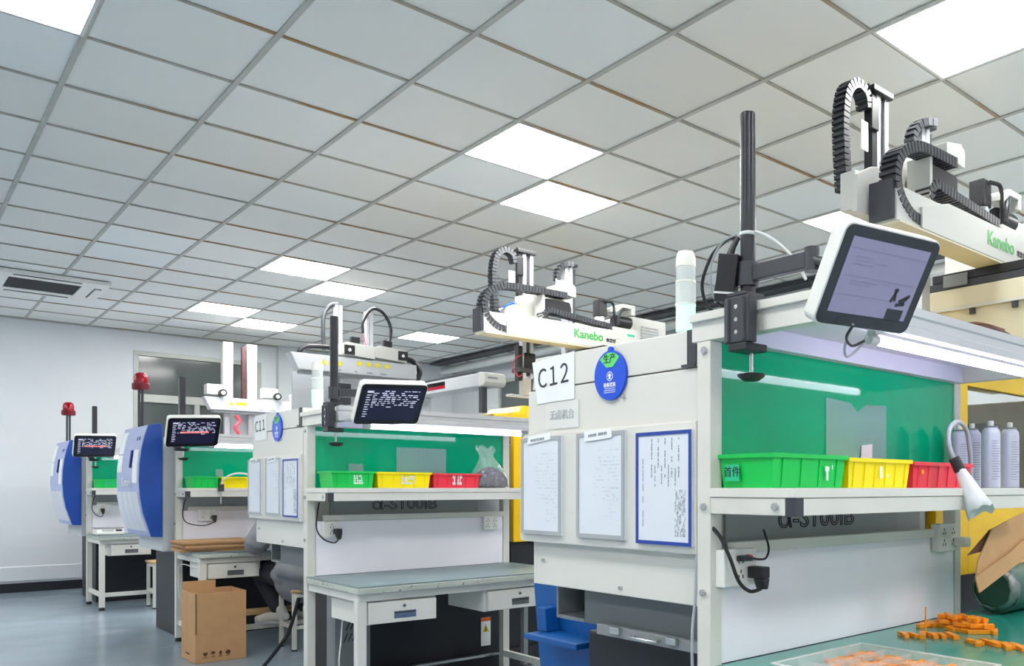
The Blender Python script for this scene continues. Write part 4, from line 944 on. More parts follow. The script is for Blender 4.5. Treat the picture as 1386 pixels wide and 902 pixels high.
    part('slide_cover', box(xb - .002, y0b, 2.1655, xb + .12, y1b - .02, 2.205), 'black', t, bevel=.003)
    for y in (y1b - .12, y1b - .58):
        if y > y0b + .1: part('slide_block', box(xb - .008, y - .08, 2.140, xb - .0025, y + .04, 2.195), 'grey', t)
    part('pedestal', box(xb + .03, max(y0b, Yn + .215), 1.7765, xb + .16, y1b - .02, 1.7995), 'robotc', t)
    # control box
    cb = part('control_box', MB().prism([(X + 1.24, 2.14), (X + 1.24, 2.44), (X + 1.30, 2.52), (X + 1.72, 2.52), (X + 1.72, 2.14)], 'y', Yr + .001, Yr + .36), 'robotw', t, bevel=.004)
    for k in range(9): part('vent_slat', box(X + 1.46, Yr - .004, 2.27 + k * .022, X + 1.64, Yr + .0005, 2.282 + k * .022), 'clipgrey', cb)
    part('box_floor', box(X + 1.24, Yn + .01, 2.13, x1 + .3, Yr, 2.205), 'robotw', t)
    m_ = MB(); m_.box(X + 1.20, Yn - .0015, 2.325, X + 1.30, Yn - .0003, 2.355); part('badge', m_, 'paper', fc)
    part('badge_print', box(X + 1.213, Yn - .0027, 2.330, X + 1.287, Yn - .0016, 2.350), 'tag_teal', fc)
    return t
kanebo(2.747, 1.700, .32, .38, 'nearest robot with green lettered beam at the top right', (.75, 2.06))
kanebo(2.807, 4.785, .52, .27, 'robot with green lettered beam in the middle, above the C12 machine', (4.62, 5.16))

def servo_robot(X, Yn, zb, L_, arms, ztop, label, crossY, crossX, big):
    t = thing('takeout_robot', label, 'robot', (X + L_ / 2, Yn + .1, 1.6), 'plain grey robots')
    Yr = Yn + .14; zt = zb + .15
    part('beam', MB().prism([(X + .07, zb), (X, zt), (X + L_, zt), (X + L_, zb)], 'y', Yn, Yr), 'greybutton', t, bevel=.008)
    part('beam_base', box(X + .10, Yn + .02, zb - .03, X + L_ - .02, Yr - .02, zb - .0005), 'grey', t, bevel=.004)
    for k in range(4 if big else 0): part('beam_sign', box(X + L_ * .50 + k * .09, Yn - .002, zb + .085, X + L_ * .50 + k * .09 + .05, Yn - .0005, zb + .125), 'warn', t)
    part('beam_sign', MB().prism([(X + .26, zb + .06), (X + .32, zb + .06), (X + .29, zb + .115)], 'y', Yn - .002, Yn - .0005), 'warn', t)
    part('beam_sign', box(X + .34, Yn - .002, zb + .065, X + .46, Yn - .0005, zb + .105), 'warn', t)
    m_ = MB(); scribble(m_, (X + L_ * .55, Yn - .0005, zb + .025), (1, 0, 0), (0, 0, 1), .55, .03, 1, 4, .5, .5); part('beam_print', m_, 'inkgrey', t)
    for k, ax_ in enumerate(arms):
        x = X + ax_; y = Yr + .02
        if big:
            part('arm_profile', box(x - .035, y, zb - .45, x - .005, y + .06, ztop - .02 * k), 'alu', t, bevel=.003)
            part('arm_profile', box(x + .004, y, zb - .45, x + .034, y + .06, ztop - .02 * k), 'alu', t, bevel=.003)
            bx0 = x - .02 if k else x - .04
            c_ = part('carriage', MB().prism([(bx0, zt + .03), (bx0, zt + .13), (bx0 + .06, zt + .15), (bx0 + .32, zt + .13), (bx0 + .32, zt + .01)], 'y', Yn - .01, Yr + .015), 'robotw', t, bevel=.006)
            xx = bx0 + (.23 if k else .02)
            part('carriage_window', box(xx, Yn - .014, zt + .03, xx + .10, Yn - .0105, zt + .12), 'black', c_)
            part('carriage_knob', MB().cyl((xx + .05, Yn - .018, zt + .075), (xx + .05, Yn - .0145, zt + .075), .016, n=10), 'steel', c_)
            part('cable_head', box(bx0 + .10, Yn + .03, zt + .1525, bx0 + .19, Yn + .09, zt + .215), 'black', t, bevel=.01)
        else:
            part('arm_cover', box(x - .055, y - .03, zt + .005, x + .055, y + .07, ztop), 'robotw', t, bevel=.006)
            part('arm_profile', box(x - .03, y, zb - .45, x + .03, y + .05, zt), 'alu', t)
            c_ = part('carriage', box(x + (.09 if k else -.26), Yn, zt + .03, x + (.26 if k else -.06), Yr, zt + .15), 'robotw', t, bevel=.006)
            part('motor', MB().cyl((x + (.24 if k else -.10), Yn - .002, zt + .05), (x + (.24 if k else -.10), Yn - .05, zt + .05), .045, n=14), 'black', t, smooth=True)
            part('motor_face', MB().cyl((x + (.24 if k else -.10), Yn - .0505, zt + .05), (x + (.24 if k else -.10), Yn - .056, zt + .05), .025, n=12), 'greybutton', t)
            part('coiled_hose', MB().tube(cat([(x + .06, Yn + .05, zb - .05), (x + .10, Yn + .03, zb - .12), (x + .05, Yn + .02, zb - .2), (x + .09, Yn + .03, zb - .28), (x + .05, Yn + .05, zb - .34)], 5), .02), 'redhose', t, smooth=True)
        part('hand', box(x - .06, y - .01, zb - .53, x + .06, y + .08, zb - .4505), 'grey', t, bevel=.005)
    x0 = X + arms[0]; x1 = X + arms[1]; y = Yr + .05
    if big:
        part('hose_loop', MB().tube(cat([(X + .10, Yn + .06, zt - .06), (X + .10, Yn + .06, zt + .02), (X + .16, Yn + .06, zt + .07), (X + .30, Yn + .06, zt + .085), (x0 - .06, Yn + .06, zt + .085)], 6), .022), 'black', t, smooth=True)
        part('hose_loop', MB().tube(cat([(x0 - .13, y, zt + .08), (x0 - .14, y, zt + .25), (x0 - .13, y, ztop - .10), (x0 - .07, y, ztop - .01), (x0 - .0, y, ztop + .01)], 6), .02), 'dark', t, smooth=True)
        part('hose_loop', MB().tube(cat([(x1 - .07, y - .03, ztop - .24), (x1 - .065, y - .03, ztop - .12), (x1 + .02, y - .03, ztop + .01), (x1 + .13, y - .03, ztop - .01), (x1 + .21, y - .03, ztop - .14), (x1 + .20, y - .03, ztop - .28), (x1 + .15, y - .06, zt + .20)], 7), .016), 'black', t, smooth=True)
        part('coiled_hose', MB().tube(cat([(x1 - .07, y - .04, ztop - .25), (x1 - .05, y - .05, ztop - .36), (x1 - .01, y - .05, ztop - .42)], 5), .008), 'redhose', t, smooth=True)
        part('hose_loop', MB().tube(cat([(X + L_ - .10, Yn + .05, zt + .06), (X + L_ - .01, Yn + .04, zt + .03), (X + L_ + .05, Yn + .04, zt - .06), (X + L_ + .02, Yn + .04, zb + .0)], 6), .028), 'black', t, smooth=True)
        part('support_plate', box(X + .10, Yr + .10, zb - .55, X + .95, Yr + .13, zb - .005), 'greybutton', t)
        part('support_machinery', box(X + .42, Yr - .02, zb - .28, X + .60, Yr + .05, zb - .08), 'dark', t, bevel=.01)
        part('support_machinery', box(X + .72, Yr - .02, zb - .20, X + .86, Yr + .05, zb - .035), 'robotw', t, bevel=.006)
    else:
        part('cable_chain', box(x1 - .12, Yr - .03, zt + .006, x1 - .07, Yr + .02, ztop - .04), 'chainred', t, bevel=.006)
        part('support_cover', box(X + .35, Yr + .11, 1.56, X + 1.25, Yr + .15, zb - .01), 'greybutton', t)
        part('end_cover', box(X + L_ + .02, Yn + .05, zb - .10, X + L_ + .40, Yr + .16, zb + .28), 'robotw', t, bevel=.03)
        part('end_cover_mark', box(X + L_ + .20, Yn + .047, zb - .02, X + L_ + .30, Yn + .0495, zb + .05), 'warnorange', t)
    # cross beam running towards the viewer
    ya_, yb_ = crossY; xc = crossX
    part('cross_beam', box(xc, ya_ + .12, zb - .16, xc + .20, yb_, zb - .04), 'greybutton', t, bevel=.01)
    part('cross_beam_cap', MB().prism([(ya_, zb - .13), (ya_ + .02, zb - .05), (ya_ + .1195, zb - .03), (ya_ + .1195, zb - .17), (ya_ + .03, zb - .165)], 'x', xc - .01, xc + .21), 'robotw', t, bevel=.01)
    if big:
        part('cross_beam_stripe', box(xc - .004, ya_ + .75, zb - .128, xc - .0005, yb_, zb - .098), 'redpl', t)
        part('cross_beam_stripe', box(xc - .004, ya_ + .75, zb - .097, xc - .0005, yb_, zb - .062), 'bezelb', t)
        part('cross_beam_rail', box(xc + .03, ya_ + .3, zb - .0395, xc + .10, yb_, zb - .015), 'dark', t)
        part('cap_print', MB().box(xc + .02, ya_ + .002, zb - .10, xc + .12, ya_ + .004, zb - .085), 'inkgrey', t)
        part('hanging_slide', box(xc + .02, ya_ + .10, zb - .40, xc + .07, ya_ + .16, zb - .171), 'dark', t)
    part('pedestal', box(xc + .03, Yn + .05, 1.56, xc + .17, Yr + .10, zb - .161), 'greybutton', t)
    return t
servo_robot(2.70, 7.93, 2.285, 1.21, (.50, .80), 2.955, 'grey robot with two tall arms and a looping black hose', (6.62, 8.9), 3.92, True)
servo_robot(2.78, 11.0, 2.13, 1.02, (.29, .56), 2.965, 'farthest white robot with two column arms near the back window', (10.2, 11.5), 3.75, False)

# ================================================================== THINGS ON AND ABOUT THE BENCHES
def sheet(mb, pts, th=.0015):
    """a thin plate through the given points (planar polygon)"""
    p = [Vector(q) for q in pts]; n = (p[1] - p[0]).cross(p[2] - p[0]).normalized() * th; k = len(p)
    return mb.add(p + [q + n for q in p], [tuple(range(k - 1, -1, -1)), tuple(range(k, 2 * k))] + [(i, (i + 1) % k, k + (i + 1) % k, k + i) for i in range(k)])
# adapter and cables on the near pole
ad = thing('power_adapter', 'black power adapter strapped to the thick near pole', 'power adapter', (1.553, 1.452, 1.67))
T = Matrix.Translation((1.553, 1.452, 1.737)) @ Matrix.Rotation(R_(9), 4, 'X') @ Matrix.Rotation(R_(25), 4, 'Z')
part('body', MB().box(-.016, -.026, -.065, .016, .026, .055, T), 'black', ad, bevel=.003)
part('strain_relief', MB().tube([T @ Vector((0, 0, .055)), T @ Vector((.003, -.004, .075)), T @ Vector((.012, -.012, .10))], [.010, .008, .006], 10), 'black', ad, smooth=True)
part('strap', MB().box(-.018, -.028, -.045, .018, .028, -.040, T), 'cablew', ad)
part('strap', MB().lathe((1.585, 1.412, 1.838), [(.0205, 0), (.0225, .002), (.0225, .007), (.0205, .009)], 20), 'cablew', ad, smooth=True)
cord('black_cable_loop', [(1.572, 1.44, 1.835), (1.57, 1.47, 1.838), (1.575, 1.53, 1.81), (1.585, 1.575, 1.75), (1.60, 1.578, 1.70), (1.625, 1.575, 1.676)], .0048, 'black', 'thick black cable looping left of the near pole')
cord('white_cable_arc', [(1.585, 1.388, 1.845), (1.60, 1.36, 1.83), (1.625, 1.33, 1.80), (1.648, 1.305, 1.762), (1.665, 1.29, 1.72)], .004, 'cablew', 'white cable arcing from the near pole down to the roof rail')
cord('grey_cable_loop', [(1.568, 1.435, 1.845), (1.56, 1.48, 1.83), (1.562, 1.52, 1.78), (1.575, 1.53, 1.72), (1.59, 1.53, 1.69)], .003, 'cablel', 'thin pale cable left of the black adapter')
cord('black_cable_sag', [(1.56, 1.425, 1.66), (1.548, 1.47, 1.665), (1.545, 1.49, 1.70), (1.55, 1.475, 1.76)], .0026, 'black', 'thin black cable loop below the black adapter')
cord('monitor_cable', [(1.49, 1.03, 1.545), (1.51, 1.06, 1.527), (1.56, 1.08, 1.517), (1.60, 1.075, 1.532)], .0032, 'black', 'black cable hanging under the tilted grey screen')
cord('monitor_cable', [(1.535, 1.06, 1.56), (1.54, 1.085, 1.515), (1.565, 1.095, 1.495), (1.60, 1.08, 1.525), (1.605, 1.07, 1.545)], .0030, 'cablel', 'grey cable drooping lowest under the tilted grey screen')
cord('post_cable', [(1.595, 1.605, 1.02), (1.59, 1.607, .9), (1.583, 1.612, .8), (1.588, 1.615, .6), (1.58, 1.615, .3), (1.57, 1.62, .012)], .0042, 'cablel', 'pale cable hanging down along the near bench post')
# brown cable coil on the near roof
m_ = MB()
for k in range(7):
    pts = []
    for j in range(41):
        a = 2 * math.pi * j / 40 + k; r = .135 + .010 * math.sin(3 * a + k) + .006 * (k % 3)
        pts.append((2.57 + 1.25 * r * math.cos(a), 1.34 + .8 * r * math.sin(a), 1.684 + .010 * (k // 2) + .004 * math.sin(5 * a + k)))
    m_.tube(pts, .0055, 6)
solo('cable_coil', m_, 'brownwire', 'coil of brown cable lying on the nearest bench roof', 'cable coil', smooth=True)
# clear document pockets on the green boards
def pocket(x0, x1, z0, z1, y, label, notch=True):
    m_ = MB(); xm = (x0 + x1) / 2
    top = [(x1, z1), (xm + .05, z1 - .004), (xm, z1 - .03), (xm - .04, z1 - .004), (x0, z1 + .004)] if notch else [(x1, z1), (x0, z1)]
    t = thing('document_pocket', label, 'document pocket', (xm, y, z0), 'clear document pockets')
    m_.prism([(x0, z0), (x1, z0)] + top, 'y', y - .003, y - .001); part('film', m_, 'clear2', t)
    return t
p = pocket(2.105, 2.44, 1.29, 1.476, 1.555, 'clear plastic document pocket on the nearest green board')
part('paper_tag', MB().prism([(2.285, 1.285), (2.35, 1.285), (2.352, 1.345), (2.29, 1.338)], 'y', 1.5480, 1.5495), 'paper', p)
pocket(2.16, 2.47, 1.29, 1.435, 4.635, 'clear plastic document pocket on the middle green board', False)
pocket(1.885, 1.965, 1.285, 1.335, 4.635, 'small clear label pocket on the middle green board', False)
pocket(1.97, 2.02, 1.29, 1.35, 7.465, 'small clear label pocket on the farther green board', False)
# spray cans
def can(x, y, h, label):
    t = thing('spray_can', label, 'spray can', (x, y, 1.2005), 'spray cans on the nearest shelf')
    b = part('can_body', MB().lathe((x, y, 1.2005), [(.029, 0), (.032, .003), (.032, h - .045), (.030, h - .035), (.024, h - .028), (.022, h - .025)], 22), 'can', t, smooth=True)
    part('shoulder_ring', MB().lathe((x, y, 1.2005), [(.0225, h - .0245), (.0225, h - .020), (.012, h - .018)], 18), 'grey', t, smooth=True)
    part('spray_nozzle', MB().lathe((x, y, 1.2005), [(.010, h - .0175), (.010, h - .002), (.006, h)], 14), 'white', t, smooth=True)
    # printed lines follow the curved body, facing the room
    m_ = MB(); rd = random.Random(int(x * 1000))
    for k in range(16):
        z = 1.2005 + .03 + k * (h - .095) / 16; a0 = R_(-150 + rd.uniform(0, 6)); a1 = R_(-85 + rd.uniform(-25, 0)); n = 6; hh = .0022
        vs = []
        for r in (.0321, .0324):
            for q in range(n + 1):
                a = a0 + (a1 - a0) * q / n; vs += [(x + r * math.cos(a), y + r * math.sin(a), z), (x + r * math.cos(a), y + r * math.sin(a), z + hh)]
        o_ = 2 * (n + 1)
        m_.add(vs, [(o_ + 2 * q, o_ + 2 * q + 2, o_ + 2 * q + 3, o_ + 2 * q + 1) for q in range(n)])
    part('can_print', m_, 'inkgrey', b)
can(2.835, 1.375, .238, 'pale lilac spray can in front, third from the left'); can(2.985, 1.375, .240, 'pale lilac spray can farthest right on the shelf')
can(2.80, 1.478, .228, 'spray can at the back, just right of the red bin'); can(2.905, 1.482, .238, 'spray can half hidden behind the other cans')
# gooseneck blower with a white paper cone
gn = thing('gooseneck_nozzle', 'flexible grey gooseneck with a white paper cone hanging over the shelf edge', 'nozzle', (2.705, 1.385, 1.2))
g_pts = [(2.705, 1.385, 1.21), (2.70, 1.382, 1.29), pix(1310, 590, 1.375), pix(1304, 576, 1.37), pix(1294, 571.5, 1.355), pix(1285, 582, 1.335), pix(1284.5, 602, 1.315), pix(1291, 622, 1.30)]
part('flexible_tube', MB().tube(cat(g_pts, 6), .0075, 10), 'cablel', gn, smooth=True)
part('tube_foot', MB().lathe((2.705, 1.385, 1.2010), [(.03, 0), (.03, .008), (.012, .014)], 16), 'black', gn, smooth=True)
a, b, c_ = Vector(pix(1291, 620, 1.302)), Vector(pix(1300, 638, 1.285)), Vector(pix(1328, 694, 1.215))
part('collar', MB().cyl(a, b, .017, .019, 16), 'black', gn, smooth=True)
m_ = MB(); n = 22; d = (c_ - b).normalized(); u_ = d.orthogonal().normalized(); v_ = d.cross(u_); rd = random.Random(4)
vs = []
for s_, r0 in ((0, .020), (.35, .030), (.7, .043), (1, .052)):
    for k in range(n):
        an = 2 * math.pi * k / n; jag = rd.uniform(-.012, .010) if s_ == 1 else 0; rr_ = r0 * (1 + .06 * math.sin(5 * an + s_ * 4))
        vs.append(b + d * ((c_ - b).length * s_ + jag) + u_ * (rr_ * math.cos(an)) + v_ * (rr_ * .8 * math.sin(an)))
m_.add(vs, [(i * n + k, i * n + (k + 1) % n, (i + 1) * n + (k + 1) % n, (i + 1) * n + k) for i in range(3) for k in range(n)])
o = part('paper_cone', m_, 'paper', gn, smooth=True); sm = o.modifiers.new('thickness', 'SOLIDIFY'); sm.thickness = .001
# orange plastic parts on the mat, parts tray
def opart_mesh(kind):
    m_ = MB()
    if kind == 0: m_.prism([(-.022, -.006), (.022, -.006), (.022, .006), (.008, .006), (.004, .002), (-.022, .004)], 'z', 0, .008)
    elif kind == 1: m_.prism([(-.02, -.005), (.018, -.005), (.02, .016), (.010, .016), (.008, .005), (-.02, .005)], 'z', 0, .008)
    else: m_.box(-.026, -.006, 0, .026, .006, .009)
    m_.v = [(a * 1.55, b * 1.55, c_ * 1.45) for a, b, c_ in m_.v]; me = m_.mesh('orange_part', bevel=.0008); me.materials.append(M['orange']); return me
om = [opart_mesh(k) for k in range(3)]
zt_ = B[0][3] + .0005
def opart(x, y, z, rz, k, label, grp, rx=0):
    o = bpy.data.objects.new('orange_clip', om[k]); col.objects.link(o); o.location = (x, y, z); o.rotation_euler = (rx, 0, rz); tag(o, label, 'plastic part', grp)
rd = random.Random(11)
side = {0: 'long straight', 1: 'hooked', 2: 'plain bar shaped'}
for k in range(44):
    lay = 0 if k < 20 else 1 if k < 34 else 2
    u = rd.uniform(-.13, .11) * (1 - .25 * lay); v = rd.gauss(0, .026) * (1 - .25 * lay)
    opart(2.61 + v + .015 * lay, 1.375 + u, zt_ + .0155 * lay, rd.uniform(0, 3.1), k % 3, ('%s orange plastic clip ' % side[k % 3]) + ('at the bottom of the heap', 'in the middle of the heap', 'on top of the heap')[lay] + ' on the green mat', 'orange clips in the heap', rx=rd.uniform(-.12, .12) if lay else 0)
for k in range(6):
    opart(2.355 + .018 * k, 1.435 - .024 * k, zt_, .75 + rd.uniform(-.25, .25), k % 3, '%s orange plastic clip in the loose row left of the heap' % side[k % 3], 'orange clips left of the heap')
for k in range(10):
    opart(2.40 + rd.uniform(-.02, .03), 1.215 - .02 * k, zt_, rd.uniform(-.6, 1.2), k % 3, '%s orange plastic clip in the small spread at the right edge' % side[k % 3], 'orange clips at the right edge')
solo('orange_pin', MB().cyl((2.435, 1.402, zt_), (2.435, 1.402, zt_ + .09), .0035, .0022, 8), 'orange', 'thin orange pin standing upright beside the heap', 'plastic part', smooth=True)
tr = thing('parts_tray', 'clear plastic compartment tray of orange parts at the bottom edge', 'tray', (1.81, 1.15, zt_))
tx0, tx1, ty0, ty1, tz0, tz1 = 1.625, 2.01, .955, 1.36, zt_, zt_ + .034
m_ = MB(); m_.box(tx0, ty0, tz0, tx1, ty1, tz0 + .002)
for q in ((tx0, ty0, tx1, ty0 + .002), (tx0, ty1 - .002, tx1, ty1), (tx0, ty0 + .002, tx0 + .002, ty1 - .002), (tx1 - .002, ty0 + .002, tx1, ty1 - .002)): m_.box(q[0], q[1], tz0 + .002, q[2], q[3], tz1)
part('tray_shell', m_, 'clear', tr)
m_ = MB()
for q in ((tx0 - .006, ty0 - .006, tx1 + .006, ty0), (tx0 - .006, ty1, tx1 + .006, ty1 + .006), (tx0 - .006, ty0, tx0, ty1), (tx1, ty0, tx1 + .006, ty1)): m_.box(q[0], q[1], tz1 - .003, q[2], q[3], tz1)
part('tray_rim', m_, 'clearrim', tr)
nx, ny = 4, 5
for i in range(1, nx): x = tx0 + (tx1 - tx0) * i / nx; part('divider', box(x - .0012, ty0 + .0025, tz0 + .0025, x + .0012, ty1 - .0025, tz1 - .006), 'clear', tr)
for j in range(1, ny): y = ty0 + (ty1 - ty0) * j / ny; part('divider', box(tx0 + .0025, y - .0012, tz0 + .0025, tx1 - .0025, y + .0012, tz1 - .006), 'clear', tr)
for i in range(nx):
    for j in range(ny):
        for k in range(3 if i > 1 else 1):
            cx_ = tx0 + (tx1 - tx0) * (i + .5) / nx; cy_ = ty0 + (ty1 - ty0) * (j + .5) / ny
            opart(cx_ + rd.uniform(-.012, .012), cy_ - .024 + .024 * k, tz0 + .003, rd.uniform(-.2, .2), (0, 2, 0)[k], '%s orange plastic clip lying in the clear compartment tray' % side[(0, 2, 0)[k]], 'orange clips in the tray')
# roll, foil and torn carton at the right end of the near bench
yy = 1.45
rl = thing('sheet_roll', 'dark green rolled sheet with a silver foil end at the right edge', 'roll', (3.2, yy, .726))
part('roll', MB().cyl((3.03, yy, .816), (3.6, yy, .816), .089, n=28), 'greenroll', rl, smooth=True)
m_ = MB(); n = 24; vs = []
for s_, r0 in ((2.995, .070), (3.005, .078), (3.015, .085), (3.035, .0905)):
    for k in range(n): an = 2 * math.pi * k / n; r = r0 * (1 + .04 * rd.uniform(-1, 1)); vs.append((s_ + .006 * rd.uniform(-1, 1), yy + r * math.cos(an), .820 + r * math.sin(an) * .96))
m_.add(vs, [(i * n + k, i * n + (k + 1) % n, (i + 1) * n + (k + 1) % n, (i + 1) * n + k) for i in range(3) for k in range(n)])
o = part('foil_wrap', m_, 'foil', rl, smooth=True); sm = o.modifiers.new('thickness', 'SOLIDIFY'); sm.thickness = .002; sm.offset = 1
part('roll_core', MB().cyl((3.01, yy, .816), (3.0295, yy, .816), .075, n=20), 'greenroll', rl, smooth=True)
ct = thing('torn_carton', 'torn brown carton flaps leaning over the green roll', 'carton', (3.1, 1.40, .74))
m_ = MB()
def cflap(nm, pts, m): part(nm, sheet(MB(), pts, .005), m, ct)
cflap('carton_flap', [pix(1326, 803, 1.325), pix(1321, 782, 1.33), pix(1368, 748, 1.345), pix(1405, 716, 1.36), pix(1405, 745, 1.345), pix(1376, 765, 1.335)], 'card')
cflap('carton_flap', [pix(1321, 785, 1.345), pix(1324, 760, 1.355), pix(1343, 716, 1.375), pix(1405, 684, 1.39), pix(1405, 740, 1.365)], 'card')
cflap('carton_inside', [pix(1311, 752, 1.37), pix(1341, 717, 1.382), pix(1346, 742, 1.378)], 'cardin')
# ---- middle bench: bag of parts
bg = thing('parts_bag', 'clear plastic bag of small dark parts at the end of the middle shelf', 'bag', (2.67, 4.47, 1.2005))
m_ = MB(); n = 20; vs = []; rd = random.Random(5)
for z, rx, ry in ((.0, .085, .06), (.015, .112, .075), (.05, .108, .072), (.085, .085, .06), (.115, .05, .04), (.125, .02, .02)):
    for k in range(n): an = 2 * math.pi * k / n; q = 1 + .07 * rd.uniform(-1, 1); vs.append((2.675 + rx * q * math.cos(an), 4.47 + ry * q * math.sin(an), 1.2015 + z))
m_.add(vs, [(i * n + k, i * n + (k + 1) % n, (i + 1) * n + (k + 1) % n, (i + 1) * n + k) for i in range(5) for k in range(n)] + [tuple(range(n - 1, -1, -1)), tuple(range(5 * n, 6 * n))])
part('contents', m_, 'bagdark', bg, smooth=True)
m_ = MB(); vs = []; n = 36
rows = ((.0, .088, .064, 0), (.012, .116, .080, 0), (.04, .120, .082, 0), (.07, .112, .076, .002), (.10, .098, .066, -.002), (.13, .076, .052, -.008), (.16, .055, .040, -.015), (.185, .040, .030, -.022), (.205, .044, .026, -.028), (.225, .058, .024, -.030), (.248, .062, .018, -.036))
for r_i, (z, rx, ry, dx) in enumerate(rows):
    for k in range(n): an = 2 * math.pi * k / n; q = 1 + .05 * rd.uniform(-1, 1) + (.02 + .016 * r_i) * math.sin(7 * an + r_i * .3) * (r_i > 2); vs.append((2.675 + dx + rx * q * math.cos(an), 4.47 + ry * q * math.sin(an), 1.2008 + z + (.012 * math.sin(5 * an) if r_i == 10 else 0)))
m_.add(vs, [(i * n + k, i * n + (k + 1) % n, (i + 1) * n + (k + 1) % n, (i + 1) * n + k) for i in range(len(rows) - 1) for k in range(n)])
part('bag_film', m_, 'bagfilm', bg, smooth=False)
# ---- third bench: cartons, gooseneck, small parts
cs = thing('flattened_carton_stack', 'stack of flattened brown cartons on the table edge', 'cartons', (1.85, 7.17, .7255))
rd = random.Random(9)
for k in range(5):
    T = Matrix.Translation((1.865 + rd.uniform(-.02, .02), 7.17 + rd.uniform(-.02, .02), .7256 + .0155 * k)) @ Matrix.Rotation(R_(rd.uniform(-5, 5)), 4, 'Z')
    part('flat_carton', MB().box(-.245, -.19, 0, .245, .19, .015, T), 'card' if k % 2 == 0 else 'cardd', cs, bevel=.003)
gk = thing('gooseneck_clip', 'white gooseneck clipped to the shelf edge in front of the yellow bin', 'nozzle', (1.92, 7.17, 1.13), )
part('clip', box(1.905, 7.145, 1.175, 1.945, 7.17, 1.23), 'dark', gk, bevel=.003)
part('clip_screw', MB().cyl((1.925, 7.158, 1.08), (1.925, 7.158, 1.1745), .005), 'steel', gk)
part('flexible_tube', MB().tube(cat([(1.925, 7.158, 1.225), (1.94, 7.15, 1.265), (1.985, 7.14, 1.30), (2.05, 7.13, 1.315), (2.15, 7.13, 1.295), (2.20, 7.13, 1.26)], 6), .007), 'cablew', gk, smooth=True)
solo('small_black_tool', MB().tube(cat([(2.10, 6.95, .737), (2.13, 6.96, .760), (2.16, 6.97, .745), (2.19, 6.96, .737)], 4), .010), 'black', 'small black coiled tool on the table by the grey sleeve', 'tool', smooth=True)
# ---- fourth bench: scale
wsc = thing('weighing_scale', 'white digital weighing scale on the farthest bench', 'scale', (1.71, 10.22, .7255))
part('scale_body', MB().prism([(10.10, .730), (10.10, .755), (10.16, .785), (10.36, .790), (10.36, .730)], 'x', 1.60, 1.83), 'white', wsc, bevel=.006)
part('scale_plate', box(1.59, 10.18, .7905, 1.84, 10.37, .80), 'steel', wsc, bevel=.003)
for dx, dy in ((1.62, 10.12), (1.81, 10.12), (1.62, 10.34), (1.81, 10.34)): part('scale_foot', MB().cyl((dx, dy, .7255), (dx, dy, .7305), .014), 'black', wsc)
T = Matrix.Translation((1.715, 10.128, .7705)) @ Matrix.Rotation(R_(26.5), 4, 'X')
part('scale_display', MB().box(-.07, -.020, 0, .03, .022, .002, T), 'clipgrey', wsc); part('scale_keys', MB().box(.045, -.02, 0, .10, .022, .002, T), 'ink', wsc)

# ------------------------------------------------------------------ stools
def stool(x0, y0, x1, y1, h, label):
    t = thing('stool', label, 'stool', ((x0 + x1) / 2, (y0 + y1) / 2, 0), 'wood topped stools')
    part('seat', box(x0, y0, h - .022, x1, y1, h), 'wood', t, bevel=.004)
    s_ = .028
    for x in (x0 + .01, x1 - .01 - s_):
        for y in (y0 + .01, y1 - .01 - s_):
            l = part('leg', box(x, y, .012, x + s_, y + s_, h - .0225), 'benchworn', t, bevel=.002)
            part('foot', box(x - .002, y - .002, 0, x + s_ + .002, y + s_ + .002, .0118), 'rubber', l)
    for z in (.16, h - .055):
        for y in (y0 + .015, y1 - .015 - .02): part('rail', box(x0 + .0385, y, z, x1 - .0385, y + .02, z + .025), 'benchworn', t)
        for x in (x0 + .015, x1 - .015 - .02): part('rail', box(x, y0 + .0385, z, x + .02, y1 - .0385, z + .025), 'benchworn', t)
stool(1.975, 9.62, 2.28, 9.93, .47, 'small wood topped stool at the farthest bench')
stool(2.19, 6.40, 2.50, 6.72, .45, 'worn white stool the seated person sits on')

# ------------------------------------------------------------------ cardboard box
bx = thing('cardboard_box', 'open tall brown cardboard box standing on the floor', 'box', (1.727, 6.6, 0))
x0, x1, y0, y1, h = 1.568, 1.887, 6.42, 6.775, .478; th = .005
part('box_front', box(x0, y0, 0.003, x1, y0 + th, h), 'card', bx); part('box_side', box(x0, y0 + th, .003, x0 + th, y1, h), 'card', bx)
part('box_side', box(x1 - th, y0 + th, .003, x1, y1, h), 'card', bx); part('box_back', box(x0 + th, y1 - th, .003, x1 - th, y1, h), 'card', bx)
part('box_bottom', box(x0, y0, 0, x1, y1, .0029), 'cardd', bx)
part('box_flap', box(x0 + .01, y1 + .001, h - .02, x1 - .10, y1 + .006, h + .055), 'card', bx)
part('tape_seam', box(x0 - .0008, y0 - .0008, .20, x0 + .012, y0 - .0002, h), 'cardd', bx)
for k in range(4):
    xx = x0 + .062 + k * .047; m_ = MB(); z = .058; s_ = .016
    m_.box(xx - s_, y0 - .0012, z - s_ - .008, xx + s_, y0 - .0002, z - s_ - .004)
    if k == 0: m_.prism([(xx, z - s_), (xx + s_, z + .004), (xx + .008, z + s_), (xx, z + .008), (xx - .008, z + s_), (xx - s_, z + .004)], 'y', y0 - .0012, y0 - .0002)
    elif k == 1: m_.prism([(xx - s_, z), (xx + s_, z), (xx + .008, z + s_), (xx - .008, z + s_)], 'y', y0 - .0012, y0 - .0002); m_.box(xx - .002, y0 - .0012, z - s_, xx + .002, y0 - .0002, z)
    elif k == 2: m_.prism([(xx - .006, z - s_), (xx + .006, z - s_), (xx + .006, z), (xx + .012, z), (xx, z + s_ + .004), (xx - .012, z), (xx - .006, z)], 'y', y0 - .0012, y0 - .0002)
    else: m_.cyl((xx, y0 - .0012, z), (xx, y0 - .0002, z), s_, n=14)
    part('print_symbol', m_, 'cardin', bx)
